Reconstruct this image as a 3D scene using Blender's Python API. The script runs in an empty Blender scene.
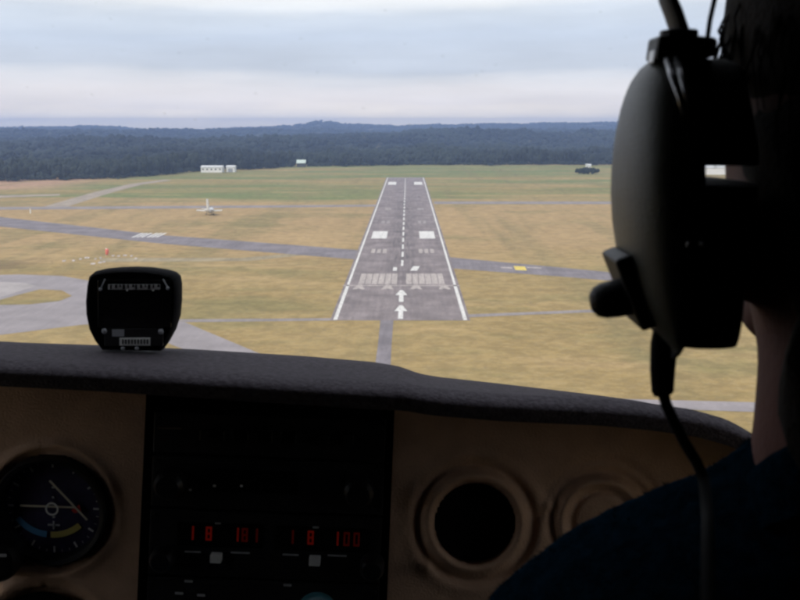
import bpy, bmesh, math, random
import numpy as np
from mathutils import Vector, Matrix, noise as mnoise

R = math.radians
random.seed(7)
rng = np.random.default_rng(11)
scene = bpy.context.scene
col = scene.collection

# ------------------------------------------------------------------ camera
EYE = 65.0                                   # metres above the airfield
FPX = 1000.0                                 # focal length in pixels of the 800 px wide photograph
PITCH = math.atan(175.6 / FPX)
YAW = math.atan(0.0074 * math.cos(PITCH))
cam_d = bpy.data.cameras.new('camera')
cam_d.sensor_width = 36.0
cam_d.lens = 36.0 * FPX / 800.0
cam_d.clip_start = 0.02
cam_d.clip_end = 60000.0
cam_d.dof.use_dof = True
cam_d.dof.focus_distance = 1.6
cam_d.dof.aperture_fstop = 22.0
cam = bpy.data.objects.new('camera', cam_d)
cam.location = (0, 0, EYE)
cam.rotation_euler = (math.pi / 2 - PITCH, 0, YAW)
col.objects.link(cam)
scene.camera = cam

# ------------------------------------------------------------------ world, sun, exposure
SUN_EL, SUN_AZ = 48.0, -140.0                 # azimuth clockwise from +Y (flight direction): from the left
world = bpy.data.worlds.new('World')
scene.world = world
world.use_nodes = True
wt = world.node_tree
wt.nodes.clear()
def wn(t, **k):
    n = wt.nodes.new(t)
    for a, b in k.items():
        setattr(n, a, b)
    return n
sky = wn('ShaderNodeTexSky', sky_type='NISHITA', sun_disc=False)
sky.sun_elevation = R(SUN_EL)
sky.sun_rotation = R(SUN_AZ)
sky.air_density = 1.0
sky.dust_density = 4.0
skyb = wn('ShaderNodeVectorMath', operation='SCALE')
skyb.inputs['Scale'].default_value = 0.085
wt.links.new(sky.outputs[0], skyb.inputs[0])
geo = wn('ShaderNodeTexCoord')
sep = wn('ShaderNodeSeparateXYZ')
wt.links.new(geo.outputs['Generated'], sep.inputs[0])
# thin banks of cloud: stretched noise on the direction, so the banks lie level
cmb = wn('ShaderNodeVectorMath', operation='MULTIPLY')
cmb.inputs[1].default_value = (2.2, 2.2, 16.0)
wt.links.new(geo.outputs['Generated'], cmb.inputs[0])
n1 = wn('ShaderNodeTexNoise')
n1.inputs['Scale'].default_value = 1.6
n1.inputs['Detail'].default_value = 5.0
n1.inputs['Roughness'].default_value = 0.55
wt.links.new(cmb.outputs[0], n1.inputs['Vector'])
n1o = wn('ShaderNodeMath', operation='MULTIPLY_ADD')
n1o.inputs[1].default_value = 0.040
n1o.inputs[2].default_value = -0.020
wt.links.new(n1.outputs['Fac'], n1o.inputs[0])
zz = wn('ShaderNodeMath', operation='ADD')
wt.links.new(sep.outputs['Z'], zz.inputs[0])
wt.links.new(n1o.outputs[0], zz.inputs[1])
ramp = wn('ShaderNodeValToRGB')
cr = ramp.color_ramp
stops = [(0.0, (1.42, 1.20, .88)), (.009, (1.08, .97, .84)), (.020, (.85, .80, .79)), (.036, (.80, .78, .80)), (.046, (.70, .72, .77)),
         (.054, (.57, .62, .71)), (.085, (.54, .61, .73)), (.104, (.62, .68, .77)),
         (.116, (.83, .85, .87)), (.150, (.70, .74, .80)), (.30, (.68, .72, .79))]
cr.elements[0].position = stops[0][0]
cr.elements[0].color = (*stops[0][1], 1)
cr.elements[1].position = stops[-1][0]
cr.elements[1].color = (*stops[-1][1], 1)
for p, c in stops[1:-1]:
    e = cr.elements.new(p)
    e.color = (*c, 1)
wt.links.new(zz.outputs[0], ramp.inputs[0])
# puffy variation everywhere
n2 = wn('ShaderNodeTexNoise')
n2.inputs['Scale'].default_value = 3.0
n2.inputs['Detail'].default_value = 6.0
wt.links.new(cmb.outputs[0], n2.inputs['Vector'])
n2r = wn('ShaderNodeMapRange')
n2r.inputs['From Min'].default_value = .3
n2r.inputs['From Max'].default_value = .7
n2r.inputs['To Min'].default_value = .93
n2r.inputs['To Max'].default_value = 1.07
wt.links.new(n2.outputs['Fac'], n2r.inputs['Value'])
cl = wn('ShaderNodeVectorMath', operation='SCALE')
wt.links.new(ramp.outputs[0], cl.inputs[0])
wt.links.new(n2r.outputs[0], cl.inputs['Scale'])
mix = wn('ShaderNodeMix', data_type='RGBA')
mix.inputs['Factor'].default_value = 0.88
wt.links.new(skyb.outputs[0], mix.inputs['A'])
wt.links.new(cl.outputs[0], mix.inputs['B'])
bg = wn('ShaderNodeBackground')
bg.inputs['Strength'].default_value = 0.80
wt.links.new(mix.outputs['Result'], bg.inputs['Color'])
wo = wn('ShaderNodeOutputWorld')
wt.links.new(bg.outputs[0], wo.inputs['Surface'])

sun_d = bpy.data.lights.new('sun', 'SUN')
sun_d.energy = 1.5
sun_d.angle = R(14)
sun_d.color = (1.0, .95, .88)
sun = bpy.data.objects.new('sun', sun_d)
el, az = R(SUN_EL), R(SUN_AZ)
sdir = Vector((math.sin(az) * math.cos(el), math.cos(az) * math.cos(el), math.sin(el)))
sun.rotation_euler = (-sdir).to_track_quat('-Z', 'Y').to_euler()
col.objects.link(sun)

scene.view_settings.view_transform = 'Standard'
scene.view_settings.look = 'None'
scene.view_settings.exposure = 0.70
scene.view_settings.gamma = 1.0
scene.view_settings.use_curve_mapping = False
scene.render.engine = 'CYCLES'
scene.cycles.use_denoising = True
scene.cycles.max_bounces = 8
scene.cycles.volume_bounces = 1
scene.cycles.transparent_max_bounces = 12
scene.cycles.caustics_reflective = False
scene.cycles.caustics_refractive = False
scene.cycles.filter_width = 2.2

# ------------------------------------------------------------------ pixel to place
rgt = Vector((math.cos(YAW), math.sin(YAW), 0))
fwd = Vector((-math.sin(YAW) * math.cos(PITCH), math.cos(YAW) * math.cos(PITCH), -math.sin(PITCH)))
upv = rgt.cross(fwd)
CAM = Vector((0, 0, EYE))
def ray(x, y):
    return fwd + rgt * ((x - 400) / FPX) + upv * ((300 - y) / FPX)
def P(x, y, d):
    """point seen at pixel x, y that lies d metres ahead (along +Y)"""
    r = ray(x, y)
    return CAM + r * (d / r.y)
def G(x, y, z=0.0):
    """point of the level ground seen at pixel x, y"""
    r = ray(x, y)
    return CAM + r * ((z - EYE) / r.z)

# ------------------------------------------------------------------ materials
def mat(name, c, rough=.6, metal=0.0, var=.0, vscale=5.0, bump=0.0, bscale=40.0, spec=.5, sheen=0.0, c2=None, emit=None, es=0.0, coat=0.0):
    m = bpy.data.materials.new(name)
    m.use_nodes = True
    t = m.node_tree
    b = t.nodes['Principled BSDF']
    b.inputs['Roughness'].default_value = rough
    b.inputs['Metallic'].default_value = metal
    b.inputs['Specular IOR Level'].default_value = spec
    b.inputs['Coat Weight'].default_value = coat
    b.inputs['Sheen Weight'].default_value = sheen
    if c2 is None:
        c2 = tuple(min(1, v * (1 + var)) for v in c)
        c1 = tuple(v * (1 - var) for v in c)
    else:
        c1 = c
    tc = t.nodes.new('ShaderNodeTexCoord')
    n = t.nodes.new('ShaderNodeTexNoise')
    n.inputs['Scale'].default_value = vscale
    n.inputs['Detail'].default_value = 6
    n.inputs['Roughness'].default_value = .6
    t.links.new(tc.outputs['Object'], n.inputs['Vector'])
    r = t.nodes.new('ShaderNodeValToRGB')
    r.color_ramp.elements[0].position = .35
    r.color_ramp.elements[1].position = .65
    r.color_ramp.elements[0].color = (*c1, 1)
    r.color_ramp.elements[1].color = (*c2, 1)
    t.links.new(n.outputs['Fac'], r.inputs[0])
    t.links.new(r.outputs[0], b.inputs['Base Color'])
    if bump > 0:
        nb = t.nodes.new('ShaderNodeTexNoise')
        nb.inputs['Scale'].default_value = bscale
        nb.inputs['Detail'].default_value = 4
        t.links.new(tc.outputs['Object'], nb.inputs['Vector'])
        bp = t.nodes.new('ShaderNodeBump')
        bp.inputs['Strength'].default_value = bump
        bp.inputs['Distance'].default_value = .002
        t.links.new(nb.outputs['Fac'], bp.inputs['Height'])
        t.links.new(bp.outputs[0], b.inputs['Normal'])
    if emit:
        b.inputs['Emission Color'].default_value = (*emit, 1)
        b.inputs['Emission Strength'].default_value = es
    return m

def pane_mat(name, tint=(1, 1, 1), gloss=.04):
    m = bpy.data.materials.new(name)
    m.use_nodes = True
    t = m.node_tree
    t.nodes.clear()
    o = t.nodes.new('ShaderNodeOutputMaterial')
    tr = t.nodes.new('ShaderNodeBsdfTransparent')
    tr.inputs['Color'].default_value = (*tint, 1)
    gl = t.nodes.new('ShaderNodeBsdfGlossy')
    gl.inputs['Roughness'].default_value = .03
    mx = t.nodes.new('ShaderNodeMixShader')
    tc = t.nodes.new('ShaderNodeTexCoord')
    n = t.nodes.new('ShaderNodeTexNoise')
    n.inputs['Scale'].default_value = 6
    t.links.new(tc.outputs['Object'], n.inputs['Vector'])
    mr = t.nodes.new('ShaderNodeMapRange')
    mr.inputs['To Min'].default_value = gloss * .6
    mr.inputs['To Max'].default_value = gloss * 1.4
    t.links.new(n.outputs['Fac'], mr.inputs['Value'])
    t.links.new(mr.outputs[0], mx.inputs['Fac'])
    t.links.new(tr.outputs[0], mx.inputs[1])
    t.links.new(gl.outputs[0], mx.inputs[2])
    # dust and small dried specks on the acrylic
    vo = t.nodes.new('ShaderNodeTexVoronoi')
    vo.inputs['Scale'].default_value = 38
    t.links.new(tc.outputs['Object'], vo.inputs['Vector'])
    m1 = t.nodes.new('ShaderNodeMapRange')
    m1.inputs['From Min'].default_value = .0
    m1.inputs['From Max'].default_value = .09
    m1.inputs['To Min'].default_value = .10
    m1.inputs['To Max'].default_value = .006
    t.links.new(vo.outputs['Distance'], m1.inputs['Value'])
    df = t.nodes.new('ShaderNodeBsdfTranslucent')
    df.inputs['Color'].default_value = (.8, .8, .78, 1)
    mx2 = t.nodes.new('ShaderNodeMixShader')
    t.links.new(m1.outputs[0], mx2.inputs['Fac'])
    t.links.new(mx.outputs[0], mx2.inputs[1])
    t.links.new(df.outputs[0], mx2.inputs[2])
    t.links.new(mx2.outputs[0], o.inputs['Surface'])
    return m

M = {}
M['tan'] = mat('tan_panel_plastic', (.56, .365, .24), .55, var=.12, vscale=30, bump=.5, bscale=500, spec=.3)
M['shield'] = mat('glareshield_vinyl', (.062, .053, .061), .9, var=.30, vscale=220, bump=1.0, bscale=420, spec=.2)
M['black'] = mat('black_plastic', (.012, .012, .013), .5, var=.2, vscale=30, bump=.2, bscale=600, spec=.3)
M['blackmatte'] = mat('matte_black', (.006, .006, .007), .9, var=.2, vscale=30, spec=.1)
M['bezel'] = mat('bezel_black', (.010, .010, .011), .4, var=.2, vscale=50, spec=.4)
M['dial'] = mat('dial_navy', (.030, .025, .062), .6, var=.25, vscale=80, spec=.3)
M['white'] = mat('white_paint_mark', (.75, .75, .72), .6, var=.08, vscale=60)
M['dimwhite'] = mat('grey_print', (.45, .45, .45), .6, var=.2, vscale=200)
M['red'] = mat('red_flag', (.55, .04, .03), .5, var=.1)
M['blue'] = mat('blue_arc', (.10, .30, .55), .5, var=.1)
M['yellowarc'] = mat('yellow_arc', (.60, .50, .14), .5, var=.1)
M['led'] = mat('red_led', (.10, .005, .003), .4, emit=(1, .035, .012), es=.022)
M['leddim'] = mat('red_led_dim', (.06, .003, .002), .4, emit=(1, .035, .012), es=.008)
M['chrome'] = mat('chrome', (.45, .45, .45), .4, metal=1, var=.15, vscale=300)
M['needle'] = mat('pale_needle', (.66, .60, .46), .5, var=.08)
M['lining'] = mat('cabin_lining', (.030, .028, .027), .9, var=.1, vscale=12, bump=.3, bscale=300, spec=.15)
M['carpet'] = mat('cabin_carpet', (.03, .03, .034), .95, var=.25, vscale=60, bump=.6, bscale=300, spec=.1)
M['paintwhite'] = mat('aircraft_white', (.72, .72, .70), .3, var=.04, vscale=2, coat=.3)
M['cup'] = mat('headset_grey_green', (.075, .080, .070), .42, var=.08, vscale=40, bump=.25, bscale=900, spec=.45)
M['seal'] = mat('ear_seal_black', (.010, .010, .010), .7, var=.2, vscale=60, spec=.3)
M['rod'] = mat('stirrup_wire', (.30, .30, .31), .35, metal=1, var=.1)
M['rubber'] = mat('cable_rubber', (.006, .006, .006), .85, var=.2, vscale=80, spec=.12)
M['skin'] = mat('skin', (.085, .028, .019), .75, var=.10, vscale=30, bump=.2, bscale=300, spec=.3)
M['hair'] = mat('brown_hair', (.007, .0045, .003), .85, var=.35, vscale=120, bump=.5, bscale=400, spec=.12)
M['fleece'] = mat('navy_fleece', (.0022, .008, .014), 1.0, var=.45, vscale=160, bump=.8, bscale=500, spec=.0, sheen=0.0)
M['trouser'] = mat('dark_trousers', (.02, .02, .025), .9, var=.2, vscale=60, spec=.1)
M['seatcloth'] = mat('seat_cloth', (.025, .024, .026), .9, var=.2, vscale=60, bump=.4, bscale=300, spec=.1)
M['teal'] = mat('teal_knob', (.02, .085, .10), .4, var=.15, vscale=60)
M['lens'] = mat('compass_liquid', (.004, .004, .004), .25, var=.1, spec=.3)
M['windscreen'] = pane_mat('windscreen_acrylic', (.985, .985, .985), .012)
M['pane'] = pane_mat('window_acrylic', (.90, .90, .90), .04)
M['eye'] = mat('eye_white', (.7, .68, .65), .3)
M['iris'] = mat('eye_iris', (.05, .03, .02), .3)
M['lips'] = mat('lips', (.32, .11, .09), .5)

# ------------------------------------------------------------------ mesh builder
class MB:
    def __init__(s):
        s.v = []
        s.f = []
    def add(s, vs, fs):
        o = len(s.v)
        s.v += [tuple(v) for v in vs]
        s.f += [tuple(i + o for i in f) for f in fs]
        return s
    def box(s, c, size, M3=None):
        hx, hy, hz = size[0] / 2, size[1] / 2, size[2] / 2
        vs = [Vector((x, y, z)) for x in (-hx, hx) for y in (-hy, hy) for z in (-hz, hz)]
        if M3 is not None:
            vs = [M3 @ v for v in vs]
        c = Vector(c)
        return s.add([v + c for v in vs], [(0, 1, 3, 2), (4, 6, 7, 5), (0, 4, 5, 1), (2, 3, 7, 6), (0, 2, 6, 4), (1, 5, 7, 3)])
    def poly(s, pts):
        return s.add(pts, [tuple(range(len(pts)))])
    def prism(s, pts, ext):
        """closed outline pts (Vectors) extruded by the vector ext"""
        n = len(pts)
        ext = Vector(ext)
        vs = list(pts) + [Vector(p) + ext for p in pts]
        fs = [tuple(range(n))[::-1], tuple(range(n, 2 * n))]
        fs += [(i, (i + 1) % n, n + (i + 1) % n, n + i) for i in range(n)]
        return s.add(vs, fs)
    def tube(s, path, rad, n=12, cap=True):
        path = [Vector(p) for p in path]
        if not hasattr(rad, '__len__'):
            rad = [rad] * len(path)
        rings = []
        prev = None
        for i, p in enumerate(path):
            a = path[max(i - 1, 0)]
            b = path[min(i + 1, len(path) - 1)]
            t = (b - a).normalized()
            if prev is None:
                u = t.orthogonal().normalized()
            else:
                u = (prev - t * prev.dot(t)).normalized()
            prev = u
            w = t.cross(u)
            rings.append([p + (u * math.cos(2 * math.pi * k / n) + w * math.sin(2 * math.pi * k / n)) * rad[i] for k in range(n)])
        return s.loft(rings, cap)
    def loft(s, rings, cap=True):
        n = len(rings[0])
        vs = [v for r in rings for v in r]
        fs = []
        for i in range(len(rings) - 1):
            for k in range(n):
                fs.append((i * n + k, i * n + (k + 1) % n, (i + 1) * n + (k + 1) % n, (i + 1) * n + k))
        if cap:
            fs.append(tuple(range(n))[::-1])
            fs.append(tuple((len(rings) - 1) * n + k for k in range(n)))
        return s.add(vs, fs)
    def lathe(s, prof, c, axis=(0, -1, 0), n=40, cap=True):
        """prof: (radius, height along axis)"""
        ax = Vector(axis).normalized()
        u = ax.orthogonal().normalized()
        w = ax.cross(u)
        c = Vector(c)
        return s.loft([[c + ax * h + (u * math.cos(2 * math.pi * k / n) + w * math.sin(2 * math.pi * k / n)) * max(r, 1e-5) for k in range(n)] for r, h in prof], cap)
    def ellipsoid(s, c, rad, nu=24, nv=14, M3=None, fn=None):
        c = Vector(c)
        rings = []
        for j in range(1, nv):
            th = math.pi * j / nv
            ring = []
            for i in range(nu):
                ph = 2 * math.pi * i / nu
                v = Vector((math.sin(th) * math.cos(ph), math.sin(th) * math.sin(ph), math.cos(th)))
                if fn:
                    v = fn(v)
                v = Vector((v.x * rad[0], v.y * rad[1], v.z * rad[2]))
                ring.append(c + (M3 @ v if M3 is not None else v))
            rings.append(ring)
        return s.loft(rings, True)
    def build(s, name, m, parent=None, smooth=False, bevel=0.0, sub=0, autosmooth=None):
        me = bpy.data.meshes.new(name)
        org = Vector((0, 0, 0))
        vs = s.v
        if vs and parent is None:
            a = np.array(vs)
            org = Vector(((a[:, 0].min() + a[:, 0].max()) / 2, (a[:, 1].min() + a[:, 1].max()) / 2, a[:, 2].min()))
        elif parent is not None:
            org = parent_origin[parent.name]
        me.from_pydata([tuple(Vector(v) - org) for v in vs], [], s.f)
        bm = bmesh.new()
        bm.from_mesh(me)
        bmesh.ops.recalc_face_normals(bm, faces=bm.faces)
        bm.to_mesh(me)
        bm.free()
        me.materials.append(m)
        if smooth:
            me.polygons.foreach_set('use_smooth', [True] * len(me.polygons))
        if autosmooth:
            me.set_sharp_from_angle(angle=R(autosmooth))
        o = bpy.data.objects.new(name, me)
        col.objects.link(o)
        if parent is not None:
            o.parent = parent
            parent_origin[o.name] = org
        else:
            o.location = org
            parent_origin[o.name] = org
        if bevel:
            b = o.modifiers.new('bevel', 'BEVEL')
            b.width = bevel
            b.segments = 2
            b.limit_method = 'ANGLE'
        if sub:
            sb = o.modifiers.new('sub', 'SUBSURF')
            sb.levels = sb.render_levels = sub
        return o

parent_origin = {}
def thing(name, loc, label=None, cat=None, group=None):
    o = bpy.data.objects.new(name, None)
    o.empty_display_size = .1
    o.location = loc
    col.objects.link(o)
    parent_origin[o.name] = Vector(loc)
    tag(o, label, cat, group)
    return o
def tag(o, label=None, cat=None, group=None, kind=None):
    if label:
        o['label'] = label
    if cat:
        o['category'] = cat
    if group:
        o['group'] = group
    if kind:
        o['kind'] = kind
    return o

# ================================================================== THE AIRFIELD
EDGE = [(-260, 186), (-100, 184), (0, 181), (60, 180.2), (100, 179), (150, 176), (190, 172.5), (205, 171), (245, 169.5), (300, 167), (400, 165.2), (620, 165), (720, 165.5), (1100, 166)]
def edge_y(x):
    return float(np.interp(x, [e[0] for e in EDGE], [e[1] for e in EDGE]))
AZT = []
for x in np.linspace(-260, 1100, 80):
    g = G(x, edge_y(x))
    AZT.append((math.atan2(g.x, g.y), math.hypot(g.x, g.y)))
AZT = np.array(AZT)
def edge_dist(a):
    return np.interp(a, AZT[:, 0], AZT[:, 1])
SKYL = [(-300, 127), (0, 127), (40, 126), (110, 125.5), (135, 127.5), (150, 129), (200, 129), (250, 127), (290, 125), (306, 123), (314, 120.6), (330, 120.6), (340, 123.5), (400, 125), (450, 124), (500, 123.2), (620, 122), (750, 123), (1100, 126)]
SKA = np.array([(math.atan2((x - 407.4) / FPX * math.cos(PITCH), 1.0), 65 + (124.4 - y) / 1000 * 7500 * 1.03 - 17) for x, y in SKYL])
def smooth(a, b, x):
    t = np.clip((x - a) / (b - a), 0, 1)
    return t * t * (3 - 2 * t)
def terrain(x, y):
    x = np.asarray(x, float)
    y = np.asarray(y, float)
    d = np.hypot(x, y)
    a = np.arctan2(x, np.maximum(y, 1))
    ridge = np.interp(a, SKA[:, 0], SKA[:, 1]) * np.exp(-((d - 7500) / 1300) ** 2)
    und = (9 * np.sin(x / 620 + 1.3) * np.sin(y / 480 + .4) + 6 * np.sin(x / 310 - y / 700) + 6 * np.sin(y / 260 + x / 900))
    mid = 16 * np.exp(-((d - 3100 - 500 * np.sin(a * 9)) / 420) ** 2) + 22 * np.exp(-((d - 4800 - 500 * np.sin(a * 7 + 2)) / 520) ** 2)
    k = smooth(1900, 2900, d) * (y > 0)
    return k * ((und + mid) * (1 - smooth(6000, 7200, d)) + ridge) * (1 - smooth(9000, 10500, d))

def ground_material():
    m = bpy.data.materials.new('airfield_grass')
    m.use_nodes = True
    t = m.node_tree
    b = t.nodes['Principled BSDF']
    b.inputs['Roughness'].default_value = .95
    b.inputs['Specular IOR Level'].default_value = .1
    L = t.links.new
    g = t.nodes.new('ShaderNodeNewGeometry')
    sp = t.nodes.new('ShaderNodeSeparateXYZ')
    L(g.outputs['Position'], sp.inputs[0])
    def nz(scale, detail=6, sx=1, sy=1, rough=.6, off=0):
        mp = t.nodes.new('ShaderNodeMapping')
        mp.inputs['Scale'].default_value = (sx, sy, 1)
        mp.inputs['Location'].default_value = (off, off, 0)
        L(g.outputs['Position'], mp.inputs['Vector'])
        n = t.nodes.new('ShaderNodeTexNoise')
        n.inputs['Scale'].default_value = scale
        n.inputs['Detail'].default_value = detail
        n.inputs['Roughness'].default_value = rough
        L(mp.outputs[0], n.inputs['Vector'])
        return n.outputs['Fac']
    def mr(v, a, bb, c=0, d=1):
        n = t.nodes.new('ShaderNodeMapRange')
        n.interpolation_type = 'SMOOTHSTEP'
        for k, q in zip(('From Min', 'From Max', 'To Min', 'To Max'), (a, bb, c, d)):
            n.inputs[k].default_value = q
        L(v, n.inputs['Value'])
        return n.outputs[0]
    def mth(op, a, bb):
        n = t.nodes.new('ShaderNodeMath')
        n.operation = op
        for i, q in enumerate((a, bb)):
            if isinstance(q, (int, float)):
                n.inputs[i].default_value = q
            else:
                L(q, n.inputs[i])
        return n.outputs[0]
    def mx(f, a, bb):
        n = t.nodes.new('ShaderNodeMix')
        n.data_type = 'RGBA'
        L(f, n.inputs['Factor'])
        for k, q in (('A', a), ('B', bb)):
            if isinstance(q, tuple):
                n.inputs[k].default_value = (*q, 1)
            else:
                L(q, n.inputs[k])
        return n.outputs['Result']
    X, Y = sp.outputs['X'], sp.outputs['Y']
    wob = mth('MULTIPLY', mth('SUBTRACT', nz(.004, 4), .5), 260.0)
    Yw = mth('ADD', Y, wob)
    # dry grass: straw and olive mottling
    c = mx(mr(nz(.012, 8), .35, .65), (.298, .210, .083), (.358, .258, .110))
    c = mx(mr(nz(.05, 6, .5, 1.0, off=40), .50, .72, 0, .55), c, (.225, .195, .080))
    c = mx(mr(nz(.45, 8, off=9), .40, .75, 0, .55), c, (.370, .285, .150))
    # the middle of the field is more bleached
    bl = mth('MULTIPLY', mr(Yw, 430, 560), mr(Yw, 830, 960, 1, 0))
    c = mx(mth('MULTIPLY', bl, .70), c, (.400, .275, .140))
    # greener strips farther out
    st = nz(.006, 5, .35, 1.6, off=77)
    gr = mth('MULTIPLY', mr(Yw, 800, 900), mr(Yw, 1500, 1900, 1, 0))
    gr = mth('MULTIPLY', gr, mr(st, .40, .58, .10, 1))
    c = mx(mth('MULTIPLY', gr, .85), c, (.135, .185, .065))
    st2 = nz(.010, 5, .25, 2.2, off=177)
    c = mx(mth('MULTIPLY', mth('MULTIPLY', mr(Y, 820, 980), mr(st2, .52, .68)), .6), c, (.310, .240, .125))
    # bare pinkish field at the far left by the wood
    pk = mth('MULTIPLY', mr(mth('ADD', X, mth('MULTIPLY', wob, .3)), -330, -420), mr(Y, 985, 1040))
    c = mx(mth('MULTIPLY', pk, .9), c, (.420, .260, .170))
    br = mth('MULTIPLY', mr(X, -330, -400), mth('MULTIPLY', mr(Y, 880, 905), mr(Y, 930, 955, 1, 0)))
    c = mx(mth('MULTIPLY', br, .6), c, (.165, .115, .070))
    br2 = mth('MULTIPLY', mr(X, -165, -190), mth('MULTIPLY', mr(Yw, 440, 452), mr(Yw, 470, 490, 1, 0)))
    c = mx(mth('MULTIPLY', br2, .65), c, (.150, .105, .060))
    # woodland floor and fields beyond the airfield
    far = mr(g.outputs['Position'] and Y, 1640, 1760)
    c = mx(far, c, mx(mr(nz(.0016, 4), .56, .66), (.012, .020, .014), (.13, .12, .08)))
    # mowing streaks, worn strips and weeds
    mow = nz(.035, 5, 1.0, .05, off=520)
    c = mx(mr(mow, .50, .66, 0, .45), c, (.200, .170, .078))
    wrn = nz(.02, 7, .45, 1.3, off=610, rough=.68)
    c = mx(mth('MULTIPLY', mr(wrn, .52, .66, 0, .50), mr(Y, 1500, 1650, 1, 0)), c, (.440, .310, .150))
    olv = nz(.009, 8, .8, 1.4, off=900, rough=.68)
    c = mx(mth('MULTIPLY', mr(olv, .50, .64, 0, .55), mr(Y, 1500, 1650, 1, 0)), c, (.185, .170, .070))
    wd = nz(.22, 3, off=1200)
    c = mx(mth('MULTIPLY', mr(wd, .74, .80, 0, .8), mr(Y, 1300, 1600, 1, 0)), c, (.085, .085, .035))
    # fine speckle
    sp2 = mth('MULTIPLY', mr(nz(1.3, 4, off=300), .58, .78, 1, .80), mr(nz(.13, 9, off=333, rough=.78), .40, .60, .84, 1.14))
    mulc = t.nodes.new('ShaderNodeVectorMath')
    mulc.operation = 'SCALE'
    L(c, mulc.inputs[0])
    L(sp2, mulc.inputs['Scale'])
    L(mulc.outputs[0], b.inputs['Base Color'])
    return m
M['ground'] = ground_material()

def surf(name, c, var=.12, vscale=.08, wear=0.0, rubber=False):
    """asphalt or concrete with long weathering streaks, patches and fine grain, in metres"""
    m = bpy.data.materials.new(name)
    m.use_nodes = True
    t = m.node_tree
    L = t.links.new
    b = t.nodes['Principled BSDF']
    b.inputs['Roughness'].default_value = .9
    b.inputs['Specular IOR Level'].default_value = .2
    g = t.nodes.new('ShaderNodeNewGeometry')
    cc = None
    for (s, lo, hi, amt, sx, sy) in ((vscale, .35, .65, var, 1, 1), (.5, .3, .7, var * .7, 1.0, .06), (.9, .3, .7, var * .8, 1, 1)):
        mp = t.nodes.new('ShaderNodeMapping')
        mp.inputs['Scale'].default_value = (sx, sy, 1)
        L(g.outputs['Position'], mp.inputs['Vector'])
        n = t.nodes.new('ShaderNodeTexNoise')
        n.inputs['Scale'].default_value = s
        n.inputs['Detail'].default_value = 7
        L(mp.outputs[0], n.inputs['Vector'])
        r = t.nodes.new('ShaderNodeMapRange')
        r.inputs['From Min'].default_value = lo
        r.inputs['From Max'].default_value = hi
        r.inputs['To Min'].default_value = 1 - amt
        r.inputs['To Max'].default_value = 1 + amt
        L(n.outputs['Fac'], r.inputs['Value'])
        v = t.nodes.new('ShaderNodeVectorMath')
        v.operation = 'SCALE'
        if cc is None:
            v.inputs[0].default_value = c
        else:
            L(cc, v.inputs[0])
        L(r.outputs[0], v.inputs['Scale'])
        cc = v.outputs[0]
    if wear > 0 or rubber:
        mp = t.nodes.new('ShaderNodeMapping')
        mp.inputs['Scale'].default_value = (1.0, .035 if rubber else .4, 1)
        L(g.outputs['Position'], mp.inputs['Vector'])
        n = t.nodes.new('ShaderNodeTexNoise')
        n.inputs['Scale'].default_value = .9 if rubber else 1.4
        n.inputs['Detail'].default_value = 8
        n.inputs['Roughness'].default_value = .7
        L(mp.outputs[0], n.inputs['Vector'])
        r = t.nodes.new('ShaderNodeMapRange')
        r.inputs['From Min'].default_value = .42 if rubber else .50
        r.inputs['From Max'].default_value = .70 if rubber else .62
        r.inputs['To Max'].default_value = .75 if rubber else wear
        L(n.outputs['Fac'], r.inputs['Value'])
        f_ = r.outputs[0]
        if rubber:
            # tyre rubber lies along the middle of the touchdown zone
            sp = t.nodes.new('ShaderNodeSeparateXYZ')
            L(g.outputs['Position'], sp.inputs[0])
            for sock, a_, b2, cpos in (('X', 10.0, 3.0, -2.3), ('Y', 330.0, 150.0, 640.0)):
                sb = t.nodes.new('ShaderNodeMath')
                sb.operation = 'SUBTRACT'
                sb.inputs[1].default_value = cpos
                L(sp.outputs[sock], sb.inputs[0])
                ab = t.nodes.new('ShaderNodeMath')
                ab.operation = 'ABSOLUTE'
                L(sb.outputs[0], ab.inputs[0])
                r2 = t.nodes.new('ShaderNodeMapRange')
                r2.interpolation_type = 'SMOOTHSTEP'
                r2.inputs['From Min'].default_value = b2
                r2.inputs['From Max'].default_value = a_
                r2.inputs['To Min'].default_value = 1
                r2.inputs['To Max'].default_value = 0
                L(ab.outputs[0], r2.inputs['Value'])
                ml = t.nodes.new('ShaderNodeMath')
                ml.operation = 'MULTIPLY'
                L(f_, ml.inputs[0])
                L(r2.outputs[0], ml.inputs[1])
                f_ = ml.outputs[0]
        mxn = t.nodes.new('ShaderNodeMix')
        mxn.data_type = 'RGBA'
        L(f_, mxn.inputs['Factor'])
        L(cc, mxn.inputs['A'])
        mxn.inputs['B'].default_value = (.055, .050, .050, 1) if rubber else (.22, .195, .195, 1)
        cc = mxn.outputs['Result']
    L(cc, b.inputs['Base Color'])
    return m
M['asphalt'] = surf('runway_asphalt', (.225, .190, .186), .20, rubber=True)
M['asphalt2'] = surf('old_runway_asphalt', (.205, .182, .190), .16)
M['path'] = surf('path_asphalt', (.260, .228, .215), .15)
M['apron'] = surf('apron_concrete', (.285, .255, .255), .10)
M['apronlight'] = surf('pale_concrete', (.36, .325, .310), .10)
M['worn'] = surf('worn_grass_strip', (.300, .245, .150), .2)
M['track'] = surf('chalk_track', (.330, .275, .215), .15)
M['mark'] = surf('runway_paint', (.70, .68, .64), .10, .6, wear=.55)
M['markworn'] = surf('worn_runway_paint', (.45, .395, .36), .16, .5, wear=.75)
M['markfaint'] = surf('faint_runway_paint', (.33, .295, .28), .14, .5, wear=.8)

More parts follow.
